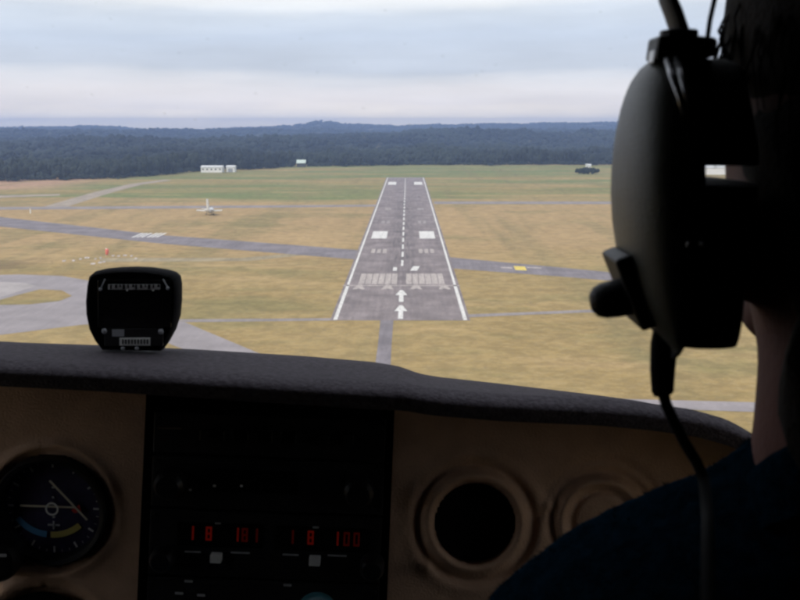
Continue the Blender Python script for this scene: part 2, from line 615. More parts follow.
# the ground: one sheet with the hills behind it
gx = np.unique(np.concatenate([np.linspace(-9000, 9000, 121), np.linspace(-3600, 3600, 121)]))
gy = np.unique(np.concatenate([np.linspace(-2500, 1500, 9), np.linspace(1600, 10800, 150), [11400, 12200]]))
XX, YY = np.meshgrid(gx, gy)
ZZ = terrain(XX, YY)
nx = len(gx)
gv = np.stack([XX.ravel(), YY.ravel(), ZZ.ravel()], 1)
gf = [(j * nx + i, j * nx + i + 1, (j + 1) * nx + i + 1, (j + 1) * nx + i) for j in range(len(gy) - 1) for i in range(nx - 1)]
me = bpy.data.meshes.new('ground')
me.from_pydata(gv.tolist(), [], gf)
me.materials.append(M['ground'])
me.polygons.foreach_set('use_smooth', [True] * len(me.polygons))
ground = bpy.data.objects.new('ground', me)
col.objects.link(ground)
tag(ground, kind='structure')

def sheet(name, pts, z, m, parent=None, px=True):
    """flat polygon lying on the airfield; pts in photo pixels or metres"""
    q = [G(x, y) if px else Vector((x, y, 0)) for x, y in pts]
    mb = MB()
    mb.poly([Vector((v.x, v.y, z)) for v in q])
    o = mb.build(name, m, parent)
    if parent is None:
        tag(o, kind='structure')
    return o

sheet('crossing_runway', [(-260, 196), (0, 217), (160, 235), (300, 245.5), (356, 250), (452, 257.5), (560, 267.5), (660, 277), (900, 300), (900, 309), (660, 285), (560, 276.5), (452, 268.5), (350, 259), (300, 255), (160, 243.5), (0, 226.5), (-260, 204)], .03, M['asphalt2'])
sheet('perimeter_road', [(-260, 210), (0, 207), (120, 206.3), (388, 204.6), (388, 206.6), (120, 209), (0, 209.8), (-260, 213)], .05, M['path'])
sheet('perimeter_road', [(434, 201.5), (640, 201.5), (900, 203), (900, 206), (640, 204.2), (434, 204)], .05, M['path'])
sheet('track', [(42, 207.2), (70, 199), (95, 192), (130, 184), (165, 179.5), (172, 180.2), (142, 184.6), (112, 192.5), (88, 200), (66, 207.2)], .036, M['track'])
sheet('track', [(-100, 199), (0, 195.5), (60, 194), (60, 195.6), (0, 197.6), (-100, 201.5)], .034, M['track'])
sheet('apron', [(-260, 282), (-60, 276), (20, 274.5), (62, 276), (96, 282), (96, 300), (150, 312), (183, 321.5), (270, 358), (310, 376), (240, 380), (190, 352), (150, 336), (110, 323), (80, 325), (40, 330), (0, 335), (-120, 345), (-260, 360)], .03, M['apron'])
sheet('pale_slab', [(-200, 283), (0, 282), (25, 283), (36, 286), (24, 290), (0, 297.5), (-200, 300)], .05, M['apronlight'])
sheet('grass_island', [(-150, 306), (0, 300), (18, 295), (40, 289.5), (62, 290.5), (72, 296), (60, 301), (30, 304.5), (0, 305), (-150, 312)], .07, M['ground'])
sheet('path', [(170, 319.4), (336, 318.2), (336, 320.6), (170, 322.4)], .04, M['path'])
sheet('path', [(466, 314.5), (520, 312.5), (620, 308.5), (900, 297), (900, 300), (620, 311.3), (520, 315.2), (466, 317.5)], .04, M['path'])
sheet('path', [(380.5, 319), (393.5, 319), (391.5, 345), (390, 380), (373, 380), (378, 345)], .045, M['asphalt2'])
sheet('path', [(560, 397), (640, 399.5), (780, 403), (1000, 408), (1000, 420), (780, 413), (650, 408.5), (560, 403)], .04, M['apron'])
sheet('side_strip', [(100, 258), (240, 258), (345, 249), (345, 250.6), (250, 261), (100, 262)], .02, M['worn'])

# ------------------------------------------------------------------ runway with its markings
def gy_(y):
    return G(401, y).y
RX = -2.35
Y0, Y1 = gy_(320.5), gy_(177.5)
HW = (G(468, 320).x - G(333.5, 320).x) / 2
mb = MB()
nseg = 12
ys = np.linspace(Y0, Y1, nseg + 1)
for i in range(nseg):
    mb.poly([Vector((RX - HW - .9, ys[i], .06)), Vector((RX + HW + .9, ys[i], .06)), Vector((RX + HW + .9, ys[i + 1], .06)), Vector((RX - HW - .9, ys[i + 1], .06))])
runway = mb.build('runway', M['asphalt'])
tag(runway, kind='structure')
def mark(name, x0, x1, y0, y1, m=None, skew=0.0):
    o = MB().poly([Vector((RX + x0, y0, .09)), Vector((RX + x1, y0, .09)), Vector((RX + x1 + skew, y1, .09)), Vector((RX + x0 + skew, y1, .09))]).build(name, m or M['mark'], runway)
    return o
for s in (-1, 1):
    mark('edge_line', s * (HW - .75) - .65, s * (HW - .75) + .65, Y0 + .5, gy_(285.5))
    mark('edge_line', s * (HW - .75) - .5, s * (HW - .75) + .5, gy_(285.0), Y1 - 1)
# arrows in the displaced part
for (ya, yb) in ((319.0, 305.5), (302.0, 290.3)):
    a, b_ = gy_(ya), gy_(yb)
    hd = a + (b_ - a) * .55
    pts = [(-.85, a), (.85, a), (.85, hd), (2.3, hd), (0.55, b_), (-.55, b_), (-2.3, hd), (-.85, hd)]
    MB().poly([Vector((RX + x + .1, y, .09)) for x, y in pts]).build('arrow', M['mark'], runway)
# four arrow heads before the threshold
for xp in (359, 387.5, 416, 444.5):
    xc = G(xp, 288).x - RX
    a, b_ = gy_(289.5), gy_(284.8)
    pts = [(-2.5, a), (-1.3, a), (0, a + 2.0), (1.3, a), (2.5, a), (.8, b_), (-.8, b_)]
    MB().poly([Vector((RX + xc + x, y, .094)) for x, y in pts]).build('arrow_head', M['markworn'], runway)
mark('threshold_line', -HW - 1.2, HW + 1.2, gy_(286.2), gy_(285.4), M['markworn'])
# threshold stripes
for s in (-1, 1):
    for k in range(6):
        x0 = 1.9 + k * 2.72
        xa, xb = (x0, x0 + 2.35) if s > 0 else (-x0 - 2.35, -x0)
        mark('threshold_stripe', xa, xb, gy_(284.3), gy_(273.8), M['markworn'])
# runway number (two worn figures)
xl = G(395, 269).x - RX
mark('number_figure', xl - .9, xl + .9, gy_(271), gy_(267.4), M['mark'])
xl = G(415, 269).x - RX
mark('number_figure', xl - 2.2, xl + .9, gy_(270.8), gy_(266.4), M['mark'], 1.4)
# centre line dashes
d0 = gy_(266)
period = (gy_(231.6) - d0) / 4.72
k = 0
while d0 + k * period + period * .62 < Y1 - 20:
    mark('centreline_dash', -.5, .5, d0 + k * period, d0 + k * period + period * .62)
    k += 1
# touchdown bars, aiming blocks
for s in (-1, 1):
    for k in range(3):
        x0 = 8.4 + k * 3.0
        mark('touchdown_bar', *(sorted((s * x0, s * (x0 + 1.9)))), gy_(253.2), gy_(249.2), M['markworn'])
    mark('aiming_block', *sorted((s * 9.6, s * 18.6)), gy_(238.6), gy_(231.4))
    for k in range(2):
        mark('touchdown_bar', *(sorted((s * (9.5 + k * 3.4), s * (11.6 + k * 3.4)))), gy_(223.5), gy_(220.8), M['markfaint'])
    mark('touchdown_bar', *(sorted((s * 10.2, s * 15.0))), gy_(210), gy_(208.2), M['markfaint'])
    mark('aiming_block', *sorted((s * 10.0, s * 19.0)), gy_(184.8), gy_(182.0))
mark('threshold_line', -HW, HW, Y1 - 14, Y1 - 5, M['markfaint'])
# white bars painted on the crossing runway, left
ga = G(147, 235.4)
for k in range(6):
    x = ga.x - 6.4 + k * 2.55 + (1.0 if k > 2 else 0)
    MB().poly([Vector((x, ga.y - 11, .07)), Vector((x + 1.5, ga.y - 11, .07)), Vector((x + 1.5, ga.y + 13, .07)), Vector((x, ga.y + 13, .07))]).build('painted_bar', M['mark'], bpy.data.objects['crossing_runway'])
gb = G(520, 268.6)
for dx0, dx1 in ((-8.5, -3.4), (3.6, 10.0)):
    MB().poly([Vector((gb.x + dx0, gb.y + 1.5, .07)), Vector((gb.x + dx1, gb.y - .5, .07)), Vector((gb.x + dx1, gb.y + 3.5, .07)), Vector((gb.x + dx0, gb.y + 5.5, .07))]).build('painted_bar', M['markworn'], bpy.data.objects['crossing_runway'])

MB().poly([Vector((gb.x - 2.6, gb.y - 5.0, .074)), Vector((gb.x + 2.4, gb.y - 6.5, .074)), Vector((gb.x + 2.9, gb.y + 6.5, .074)), Vector((gb.x - 2.1, gb.y + 8.0, .074))]).build('painted_patch', surf('yellow_paint', (.72, .56, .13), .12, .5, wear=.35), bpy.data.objects['crossing_runway'])
# ================================================================== FOREST
CLEAR = []          # sight lines kept free of trees: (pixel x0, x1, dist0, dist1)
for x0, x1, a, b_ in ((204, 239, 0, 1480), (293, 309, 0, 1640), (700, 726, 0, 1480), (50, 66, 5200, 5700)):
    CLEAR.append((x0, x1, a, b_))
ico = bmesh.new()
bmesh.ops.create_icosphere(ico, subdivisions=1, radius=1)
IV0 = np.array([v.co[:] for v in ico.verts])
IF0 = np.array([[v.index for v in f.verts] for f in ico.faces])
ico.free()
ico = bmesh.new()
bmesh.ops.create_icosphere(ico, subdivisions=2, radius=1)
IV1 = np.array([v.co[:] for v in ico.verts])
IF1 = np.array([[v.index for v in f.verts] for f in ico.faces])
ico.free()

def crown(lumps, IV, spread, jag):
    """template crown in a unit: radius 1, height 0..1"""
    vs, fs = [], []
    o = 0
    for k in range(lumps):
        a = rng.uniform(0, 6.28)
        r = spread * math.sqrt(rng.uniform(0, 1))
        z = rng.uniform(.30, .78) if lumps > 1 else .5
        rad = rng.uniform(.30, .55) if lumps > 1 else 1
        v = IV * (1 + rng.uniform(-jag, jag, (len(IV), 1)))
        v = v * np.array([rad, rad, rad * .62 if lumps > 1 else .5])
        v = v + np.array([r * math.cos(a), r * math.sin(a), z])
        vs.append(v)
        F = IF0 if len(IV) == len(IV0) else IF1
        fs.append(F + o)
        o += len(IV)
    return np.concatenate(vs), np.concatenate(fs)

def leaf_material(name, a, b_):
    m = bpy.data.materials.new(name)
    m.use_nodes = True
    t = m.node_tree
    L = t.links.new
    bs = t.nodes['Principled BSDF']
    bs.inputs['Roughness'].default_value = .8
    bs.inputs['Specular IOR Level'].default_value = .15
    at = t.nodes.new('ShaderNodeAttribute')
    at.attribute_name = 'tone'
    g = t.nodes.new('ShaderNodeNewGeometry')
    n = t.nodes.new('ShaderNodeTexNoise')
    n.inputs['Scale'].default_value = .6
    n.inputs['Detail'].default_value = 5
    L(g.outputs['Position'], n.inputs['Vector'])
    ad = t.nodes.new('ShaderNodeMath')
    ad.operation = 'ADD'
    L(at.outputs['Fac'], ad.inputs[0])
    ml = t.nodes.new('ShaderNodeMath')
    ml.operation = 'MULTIPLY_ADD'
    ml.inputs[1].default_value = .6
    ml.inputs[2].default_value = -.3
    L(n.outputs['Fac'], ml.inputs[0])
    L(ml.outputs[0], ad.inputs[1])
    r = t.nodes.new('ShaderNodeValToRGB')
    r.color_ramp.elements[0].color = (*a, 1)
    r.color_ramp.elements[1].color = (*b_, 1)
    L(ad.outputs[0], r.inputs[0])
    L(r.outputs[0], bs.inputs['Base Color'])
    return m
M['leaf'] = leaf_material('woodland_leaves', (.006, .010, .011), (.028, .038, .031))
M['leafdark'] = leaf_material('thicket_leaves', (.010, .016, .008), (.030, .040, .018))

def scatter(name, pos, rad, hgt, templates, tone, m):
    V, F, T = [], [], []
    o = 0
    for i in range(len(pos)):
        tv, tf = templates[i % len(templates)]
        a = rng.uniform(0, 6.28)
        c, s = math.cos(a), math.sin(a)
        v = np.empty_like(tv)
        v[:, 0] = (tv[:, 0] * c - tv[:, 1] * s) * rad[i] + pos[i, 0]
        v[:, 1] = (tv[:, 0] * s + tv[:, 1] * c) * rad[i] + pos[i, 1]
        v[:, 2] = tv[:, 2] * hgt[i] + pos[i, 2]
        V.append(v)
        F.append(tf + o)
        T.append(np.full(len(tv), tone[i]))
        o += len(tv)
    V = np.concatenate(V).astype(np.float32)
    F = np.concatenate(F).astype(np.int32)
    T = np.concatenate(T).astype(np.float32)
    me = bpy.data.meshes.new(name)
    me.vertices.add(len(V))
    me.vertices.foreach_set('co', V.ravel())
    me.loops.add(F.size)
    me.loops.foreach_set('vertex_index', F.ravel())
    me.polygons.add(len(F))
    me.polygons.foreach_set('loop_start', np.arange(0, F.size, 3, dtype=np.int32))
    me.update(calc_edges=True)
    at = me.attributes.new('tone', 'FLOAT', 'POINT')
    at.data.foreach_set('value', T)
    me.materials.append(m)
    ob = bpy.data.objects.new(name, me)
    col.objects.link(ob)
    return ob

def px_az(x):
    g = G(x, 200)
    return math.atan2(g.x, g.y)
CLR = [(px_az(a), px_az(b_), c, d) for a, b_, c, d in CLEAR]
def belt(n, d0, d1, rel, power=1.0):
    a = rng.uniform(px_az(-230), px_az(1080), n)
    u = rng.uniform(0, 1, n)
    e = edge_dist(a)
    lo = e + d0 if rel else np.full(n, d0)
    lo = np.maximum(lo, e) + 22 * np.sin(a * 95) * np.sin(a * 41 + 1) + 14 * np.sin(a * 260 + 2)
    hi = e + d1 if rel == 1 else np.full(n, d1)
    d = np.sqrt(lo ** 2 + u ** power * (hi ** 2 - lo ** 2))
    x, y = d * np.sin(a), d * np.cos(a)
    ok = np.ones(n, bool)
    for p, q, c, dd in CLR:
        ok &= ~((a > p) & (a < q) & (d > c) & (d < dd))
    # a few irregular clearings
    cl = np.sin(x / 210 + 1.7) * np.sin(y / 330 + .6) + .5 * np.sin(x / 97 - y / 160)
    if not rel == 1:
        ok &= cl < .92
    a, d, x, y = a[ok], d[ok], x[ok], y[ok]
    return np.stack([x, y, terrain(x, y)], 1), d
tA = [crown(7, IV0, .62, .22) for _ in range(10)]
tB = [crown(4, IV0, .7, .22) for _ in range(8)]
tC = [crown(3, IV0, .7, .25) for _ in range(8)]
def patchy(p):
    return np.clip(.42 + .30 * np.sin(p[:, 0] / 120 + 2 * np.sin(p[:, 1] / 230)) + .15 * np.sin(p[:, 0] / 37 + p[:, 1] / 90) + rng.normal(0, .24, len(p)), 0, 1)
def stand(p):
    return np.clip(1 + .22 * np.sin(p[:, 0] / 75 + 1.5 * np.sin(p[:, 1] / 140)) + .12 * np.sin(p[:, 0] / 29) + rng.normal(0, .10, len(p)), .55, 1.5)
pa, da = belt(5200, 0, 260, 1)
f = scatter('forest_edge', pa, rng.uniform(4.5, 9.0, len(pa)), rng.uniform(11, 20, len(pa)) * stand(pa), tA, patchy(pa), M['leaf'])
tag(f, 'dark hazy edge of the woodland beyond the airfield', 'woodland', kind='stuff')
pb, db = belt(11000, 230, 3600, 2)
f = scatter('forest', pb, rng.uniform(11, 20, len(pb)), rng.uniform(13, 21, len(pb)) * stand(pb), tB, patchy(pb), M['leaf'])
tag(f, 'dense blue green woodland stretching behind the airfield', 'woodland', kind='stuff')
pc, dc = belt(17000, 3500, 8600, 0)
f = scatter('distant_forest', pc, rng.uniform(18, 34, len(pc)), rng.uniform(12, 21, len(pc)) * stand(pc), tC, patchy(pc), M['leaf'])
tag(f, 'distant wooded hills fading into haze on the horizon', 'woodland', kind='stuff')
# scrub along the foot of the wood, and weeds on the field
pd_, dd_ = belt(1600, -14, 6, 1)
f = scatter('undergrowth', pd_, rng.uniform(2, 5, len(pd_)), rng.uniform(2, 7, len(pd_)), tB, np.clip(patchy(pd_) + .2, 0, 1), M['leaf'])
tag(f, 'low scrub along the foot of the woodland', 'scrub', kind='stuff')

# ================================================================== BUILDINGS FAR OFF
M['hangarwall'] = mat('white_cladding', (.78, .77, .74), .5, var=.05, vscale=.2)
M['hangarroof'] = mat('pale_roof_sheet', (.62, .63, .62), .5, var=.08, vscale=.3)
M['greenroof'] = mat('pale_green_roof', (.52, .60, .54), .5, var=.08, vscale=.3)
M['darkwall'] = mat('dark_wall', (.06, .06, .05), .8, var=.1, vscale=.3)
M['doorgrey'] = mat('grey_door', (.30, .31, .33), .5, var=.08, vscale=.3)
M['glassdark'] = mat('dark_window', (.03, .035, .04), .15, var=.1)
M['postwhite'] = mat('white_post', (.80, .80, .76), .5, var=.05)
M['redcloth'] = mat('red_cloth', (.72, .19, .14), .8, var=.08, vscale=2)
M['vanyellow'] = mat('vehicle_yellow', (.85, .60, .06), .4, var=.04, coat=.3)
M['tyre'] = mat('tyre', (.02, .02, .02), .9)

def building(name, base, w, dep, h, rise, wall, roof, label, cat, doors=3, windows=0):
    """gabled shed: front wall faces the runway approach (-Y)"""
    t = thing(name, base, label, cat)
    bx_, by_, bz = base
    MB().box((bx_, by_ + dep / 2, bz + h / 2 - .5), (w, dep, h + 1)).build('wall', wall, t)
    ov = .6
    pts = [Vector((bx_ - w / 2 - ov, by_ - ov, bz + h + .02)), Vector((bx_ + w / 2 + ov, by_ - ov, bz + h + .02)),
           Vector((bx_ + w / 2 + ov, by_ + dep / 2, bz + h + rise)), Vector((bx_ - w / 2 - ov, by_ + dep / 2, bz + h + rise))]
    MB().prism(pts, (0, 0, .25)).build('roof', roof, t)
    pts = [Vector((bx_ - w / 2 - ov, by_ + dep + ov, bz + h + .02)), Vector((bx_ + w / 2 + ov, by_ + dep + ov, bz + h + .02)),
           Vector((bx_ + w / 2 + ov, by_ + dep / 2, bz + h + rise)), Vector((bx_ - w / 2 - ov, by_ + dep / 2, bz + h + rise))]
    MB().prism(pts, (0, 0, .25)).build('roof', roof, t)
    for s in (-1, 1):
        x = bx_ + s * (w / 2 - .02)
        MB().prism([Vector((x, by_ + .1, bz + h)), Vector((x, by_ + dep - .1, bz + h)), Vector((x, by_ + dep / 2, bz + h + rise - .02))], (-s * .2, 0, 0)).build('gable', wall, t)
    for k in range(doors):
        x = bx_ + (k + .5 - doors / 2) * w / doors
        MB().box((x, by_ - .05, bz + h * .36), (w / doors * .55, .12, h * .72)).build('door', M['doorgrey'], t)
    for k in range(windows):
        x = bx_ + (k + .5 - windows / 2) * w / windows
        MB().box((x, by_ - .05, bz + h * .62), (w / windows * .4, .12, h * .25)).build('window', M['glassdark'], t)
    return t
g = G(211.5, 172.6)
building('hangar', (g.x, g.y, 0), 29, 18, 7.2, 2.0, M['hangarwall'], M['hangarroof'], 'long white hangar at the wood edge, the wider of two', 'hangar', doors=0, windows=5)
g = G(230.5, 172.2)
building('hangar', (g.x, g.y, 0), 11.5, 14, 7.0, 2.0, M['hangarwall'], M['hangarroof'], 'small white shed beside the long white hangar', 'shed', doors=1, windows=0)
g = G(301, 167.2)
building('house', (g.x, g.y, 0), 13, 12, 6.0, 5.0, M['darkwall'], M['greenroof'], 'house with pale green roof among trees left of runway end', 'house', doors=0, windows=2)
g = G(713, 174.6)
building('hangar', (g.x, g.y, 0), 46, 20, 9.0, 3.5, M['hangarwall'], M['hangarroof'], 'white hangar glimpsed between headset ear cup and head', 'hangar', doors=0, windows=0)
# ------------------------------------------------------------------ thicket with a white hut behind it
g = G(587, 174.3)
tk = thing('thicket', (g.x, g.y, 0), 'dark clump of bushes on far grass beside the headset edge', 'thicket')
for k in range(6):
    px_ = g.x + (k - 2.5) * 4.5
    tv, tf = crown(9, IV0, .55, .25)
    mb = MB()
    sc_ = np.array([5.6, 4.6, 9.5 - (1.0 if k in (0, 5) else 0)])
    tv = tv * sc_ + np.array([px_, g.y + rng.uniform(-2, 2), -.4])
    mb.add([tuple(v) for v in tv], [tuple(int(i) for i in ff) for ff in tf])
    mb.build('bush', M['leafdark'], tk)
    MB().tube([(px_, g.y, -.1), (px_ + .2, g.y, 2.6)], [.25, .12], 6).build('stem', M['darkwall'], tk)
g2 = G(588.5, 170.5)
building('hut', (g2.x, g2.y, 0), 7.0, 6, 7.6, 1.4, M['hangarwall'], M['hangarroof'], 'white hut rising just behind the dark clump of bushes', 'hut', doors=0, windows=2)

# ------------------------------------------------------------------ parked white aircraft
g = G(208, 215.8)
pl = thing('parked_aircraft', (g.x, g.y, 0), 'white aircraft with tall tail fin parked on the grass', 'aircraft')
def av(x, y, z):          # aircraft axes: x right, y to the nose (away), z up
    return Vector((g.x + x, g.y + 6.5 + y, z))
fz = 2.6
prof = [(-8.0, .35, .9), (-6.5, .9, .6), (-4, 1.4, .2), (0, 1.6, 0), (4.5, 1.6, 0), (6.2, 1.2, -.1), (7.4, .5, -.3), (8.0, .1, -.4)]
MB().loft([[av(math.cos(2 * math.pi * k / 20) * r, y, fz + dz + math.sin(2 * math.pi * k / 20) * r) for k in range(20)] for y, r, dz in prof]).build('fuselage', M['paintwhite'], pl, smooth=True)
for s in (-1, 1):
    MB().prism([av(s * .9, -1.2, fz - .5), av(s * 7.7, -2.2, fz + .05), av(s * 7.7, -.9, fz + .05), av(s * .9, 2.0, fz - .5)], (0, 0, .6)).build('wing', M['paintwhite'], pl)
    MB().prism([av(s * .15, -8.0, fz + 1.5), av(s * 3.4, -8.5, fz + 1.8), av(s * 3.4, -7.4, fz + 1.8), av(s * .15, -6.3, fz + 1.5)], (0, 0, .18)).build('tailplane', M['paintwhite'], pl)
    MB().lathe([(.35, -1.6), (.62, -.8), (.68, .5), (.5, 1.4)], av(s * 2.1, -2.5, fz + .6), axis=(0, 1, 0), n=16).build('engine', M['paintwhite'], pl, smooth=True)
    MB().tube([av(s * 2.0, 0, fz - .4), av(s * 2.2, 0, .5)], .12, 8).build('undercarriage_leg', M['doorgrey'], pl)
    MB().lathe([(.48, -.17), (.5, 0), (.48, .17)], av(s * 2.3, 0, .5), axis=(1, 0, 0), n=16).build('wheel', M['tyre'], pl)
MB().prism([av(-.3, -8.3, fz + .9), av(-.3, -8.9, 10.2), av(-.3, -7.2, 10.2), av(-.3, -3.9, fz + .9)], (.95, 0, 0)).build('tail_fin', M['paintwhite'], pl)
MB().lathe([(.4, -.13), (.42, 0), (.4, .13)], av(0, 6.0, .42), axis=(1, 0, 0), n=16).build('wheel', M['tyre'], pl)
MB().tube([av(0, 6.0, fz - .9), av(0, 6.0, .42)], .1, 8).build('undercarriage_leg', M['doorgrey'], pl)
for k in range(4):
    MB().box(av(1.54, 4.0 - k * 1.3, fz + .35), (.1, .5, .5)).build('cabin_window', M['glassdark'], pl)

pl.scale = (1.2, 1.2, 1.2)
# ------------------------------------------------------------------ windsock, ground boards, post, vehicle
g = G(106, 256.4)
ws = thing('windsock', (g.x, g.y, 0), 'small red windsock hanging limp on its pole left of the compass', 'windsock')
MB().tube([(g.x, g.y, 0), (g.x, g.y, 4.9)], .09, 10).build('pole', M['postwhite'], ws)
MB().lathe([(.06, .1), (.62, .05), (.62, -.05), (.06, -.1)], (g.x + .55, g.y, 4.55), axis=(.5, 0, 1), n=16).build('hoop', M['postwhite'], ws)
MB().tube([(g.x + .6, g.y, 4.5), (g.x + .8, g.y, 3.6), (g.x + .75, g.y + .1, 2.6), (g.x + .6, g.y, 1.6), (g.x + .5, g.y, .9)], [.70, 1.0, .95, .8, .62], 14).build('sock', M['redcloth'], ws, smooth=True)
ws.scale = (.85, .85, .85)
bp = [(64, 261.5, 1.6), (73.5, 261.2, 1.4), (80.5, 259.6, 1.3), (87, 258.4, 2.4), (95.5, 259.5, 1.0), (100.5, 258.4, .9), (113, 256.4, 1.5), (118.5, 256.6, 1.4), (125, 256.0, 1.8), (131.5, 256.6, 1.2), (93, 264.3, 2.2), (100, 263.2, 1.8), (104, 262.6, 1.2), (136, 259.0, 1.4)]
ORD = ['leftmost', 'second', 'third', 'fourth', 'fifth', 'sixth', 'seventh', 'eighth', 'ninth', 'tenth', 'eleventh', 'twelfth', 'thirteenth', 'rightmost']
bp.sort()
for i, (x, y, w) in enumerate(bp):
    g = G(x, y)
    t = thing('marker_board', (g.x, g.y, 0), ('%s low white ground marker board' % ORD[i] + ('' if i in (0, 13) else ' from the left') + ' near the red windsock'), 'marker', 'white marker boards around the windsock')
    MB().prism([Vector((g.x - w / 2, g.y - .5, .02)), Vector((g.x + w / 2, g.y - .5, .02)), Vector((g.x + w / 2, g.y + .5, .55)), Vector((g.x - w / 2, g.y + .5, .55))], (0, 0, .08)).build('board', M['markworn'], t)
    for s in (-1, 1):
        MB().box((g.x + s * w * .4, g.y + .42, .26), (.06, .06, .5)).build('leg', M['doorgrey'], t)
g = G(30.5, 213.4)
t = thing('marker_post', (g.x, g.y, 0), 'white marker post by the perimeter road at far left', 'post')
MB().tube([(g.x, g.y, 0), (g.x, g.y, 3.4)], [.42, .34], 12).build('post', M['postwhite'], t)
MB().lathe([(.36, 0), (.40, .12), (.1, .4)], (g.x, g.y, 3.4), axis=(0, 0, 1), n=12).build('cap', M['vanyellow'], t)
# ================================================================== HAZE
mh = bpy.data.materials.new('haze_air')
mh.use_nodes = True
ht = mh.node_tree
ht.nodes.clear()
ho = ht.nodes.new('ShaderNodeOutputMaterial')
hv = ht.nodes.new('ShaderNodeVolumePrincipled')
hv.inputs['Color'].default_value = (.43, .60, 1.0, 1)
hv.inputs['Density'].default_value = .00013
hv.inputs['Anisotropy'].default_value = .2
ht.links.new(hv.outputs[0], ho.inputs['Volume'])
haze = MB().box((0, 4900, 54), (18200, 15000, 150)).build('haze', mh)
haze['kind'] = 'stuff'

# ================================================================== THE COCKPIT
ck = thing('aircraft_cockpit', P(400, 450, .78) * 1.0 + Vector((0, 0, -.8)), 'light aircraft cockpit with dark glareshield and tan instrument panel', 'cockpit')
DP = .78            # metres ahead to the instrument panel
TILT = R(2.3)       # the aircraft is banked slightly to the right

CREST = [(-200, 334), (0, 344), (88, 347), (180, 351), (300, 358.5), (370, 364.5), (398, 369), (420, 377), (440, 380.5), (500, 387), (560, 394), (610, 400), (650, 405.5), (700, 415), (735, 426), (757, 438), (780, 455), (840, 510)]
LIP = [(-200, 362), (0, 373), (100, 378), (200, 385), (300, 391.5), (380, 396.5), (405, 397.5), (430, 402), (500, 408), (600, 412.5), (650, 417), (700, 424), (735, 434), (757, 446), (780, 462), (840, 520)]
cxz = np.array([(P(x, y, .84).x, P(x, y, .84).z) for x, y in CREST])
lxz = np.array([(P(x, y - 5, .705).x, P(x, y - 5, .705).z) for x, y in LIP])
XL, XR = -.60, .372
def sm_interp(x, t):
    s = 0
    for k, w in ((-.004, .25), (0, .5), (.004, .25)):
        s += w * np.interp(x + k, t[:, 0], t[:, 1])
    return float(s)
rings = []
for X in np.linspace(XL, XR, 150):
    cz, lz = sm_interp(X, cxz), sm_interp(X, lxz)
    sec = [(1.20, cz - .125), (1.0, cz - .055), (.90, cz - .012), (.84, cz), (.775, cz * .52 + lz * .48 + .0012), (.725, lz + .0015), (.708, lz + .0002), (.7035, lz - .0022),
           (.703, lz - .004), (.709, lz - .015), (.725, lz - .017), (.80, lz - .017), (.90, lz - .07), (1.20, cz - .16)]
    rings.append([Vector((X, y, z)) for y, z in sec])
MB().loft(rings, True).build('glareshield', M['shield'], ck, smooth=True, autosmooth=50)

def xl_(y):
    return 145 - 8 * (y - 415) / 185
def xr_(y):
    return 394 - 7 * (y - 415) / 185
def panel(name, x0f, x1f, y0, y1, hf, nxp, nyp, m):
    vs, fs = [], []
    for j in range(nyp + 1):
        yl = y0 + (y1 - y0) * j / nyp
        for i in range(nxp + 1):
            x = x0f(yl) + (x1f(yl) - x0f(yl)) * i / nxp
            ytop = float(np.interp(x, [q[0] for q in LIP], [q[1] for q in LIP])) + 11
            y = max(ytop, ytop + (y1 - ytop) * j / nyp)
            vs.append(P(x, y, DP - hf(x, y)))
    w = nxp + 1
    for j in range(nyp):
        for i in range(nxp):
            fs.append((j * w + i, j * w + i + 1, (j + 1) * w + i + 1, (j + 1) * w + i))
    return MB().add(vs, fs).build(name, m, ck, smooth=True)
def gs(v, s):
    return math.exp(-(v / s) ** 2)
def h_right(x, y):
    h = 0
    r = math.hypot(x - 475, y - 523)
    h += .0060 * gs(r - 47, 5.5) - .0035 * gs(r - 58, 4.5) + .002 * gs(r - 68, 7)
    if r < 41:
        h -= .020
    r = math.hypot(x - 602, y - 522)
    h += .0050 * gs(r - 40, 5) - .0035 * gs(r - 51, 4.5) - .003 * gs(r - 31, 4) + .001 * gs(r, 24)
    h -= .0022 * gs(r - 62, 5) * (1 if y < 520 else 0)
    h += .006 * gs(math.hypot(x - 428, y - 566), 6.5) + .003 * gs(math.hypot(x - 549, y - 506), 5)
    return h
right = panel('instrument_panel', lambda y: xr_(y), lambda y: 790, 398, 650, h_right, 196, 126, M['tan'])
c = P(475, 523, DP + .014)
MB().lathe([(.0, 0), (.034, 0), (.034, -.002)], c, n=40).build('dark_hole_disc', M['blackmatte'], ck)  # black disc paints the shade inside the empty hole
def h_left(x, y):
    r = math.hypot(x - 50, y - 511)
    h = -.010 if r < 56.5 else 0
    h += .0035 * gs(r - 65, 6) - .003 * gs(r - 59, 3)
    r = math.hypot(x - 45, y - 648)
    h += .0035 * gs(r - 70, 6)
    if r < 62:
        h -= .012
    return h
left = panel('instrument_panel', lambda y: -260, lambda y: xl_(y), 385, 650, h_left, 202, 132, M['tan'])
c = P(45, 648, DP + .006)
MB().lathe([(0, 0), (.05, 0), (.05, -.002)], c, n=40).build('dark_hole_disc', M['blackmatte'], ck)
# radio stack backing plate
mb = MB()
pts = [P(xl_(395) - 12, 400, DP + .012), P(xr_(395) + 12, 410, DP + .012), P(xr_(650) + 12, 650, DP + .012), P(xl_(650) - 12, 650, DP + .012)]
mb.prism(pts, (0, .02, 0)).build('radio_stack_plate', M['blackmatte'], ck)

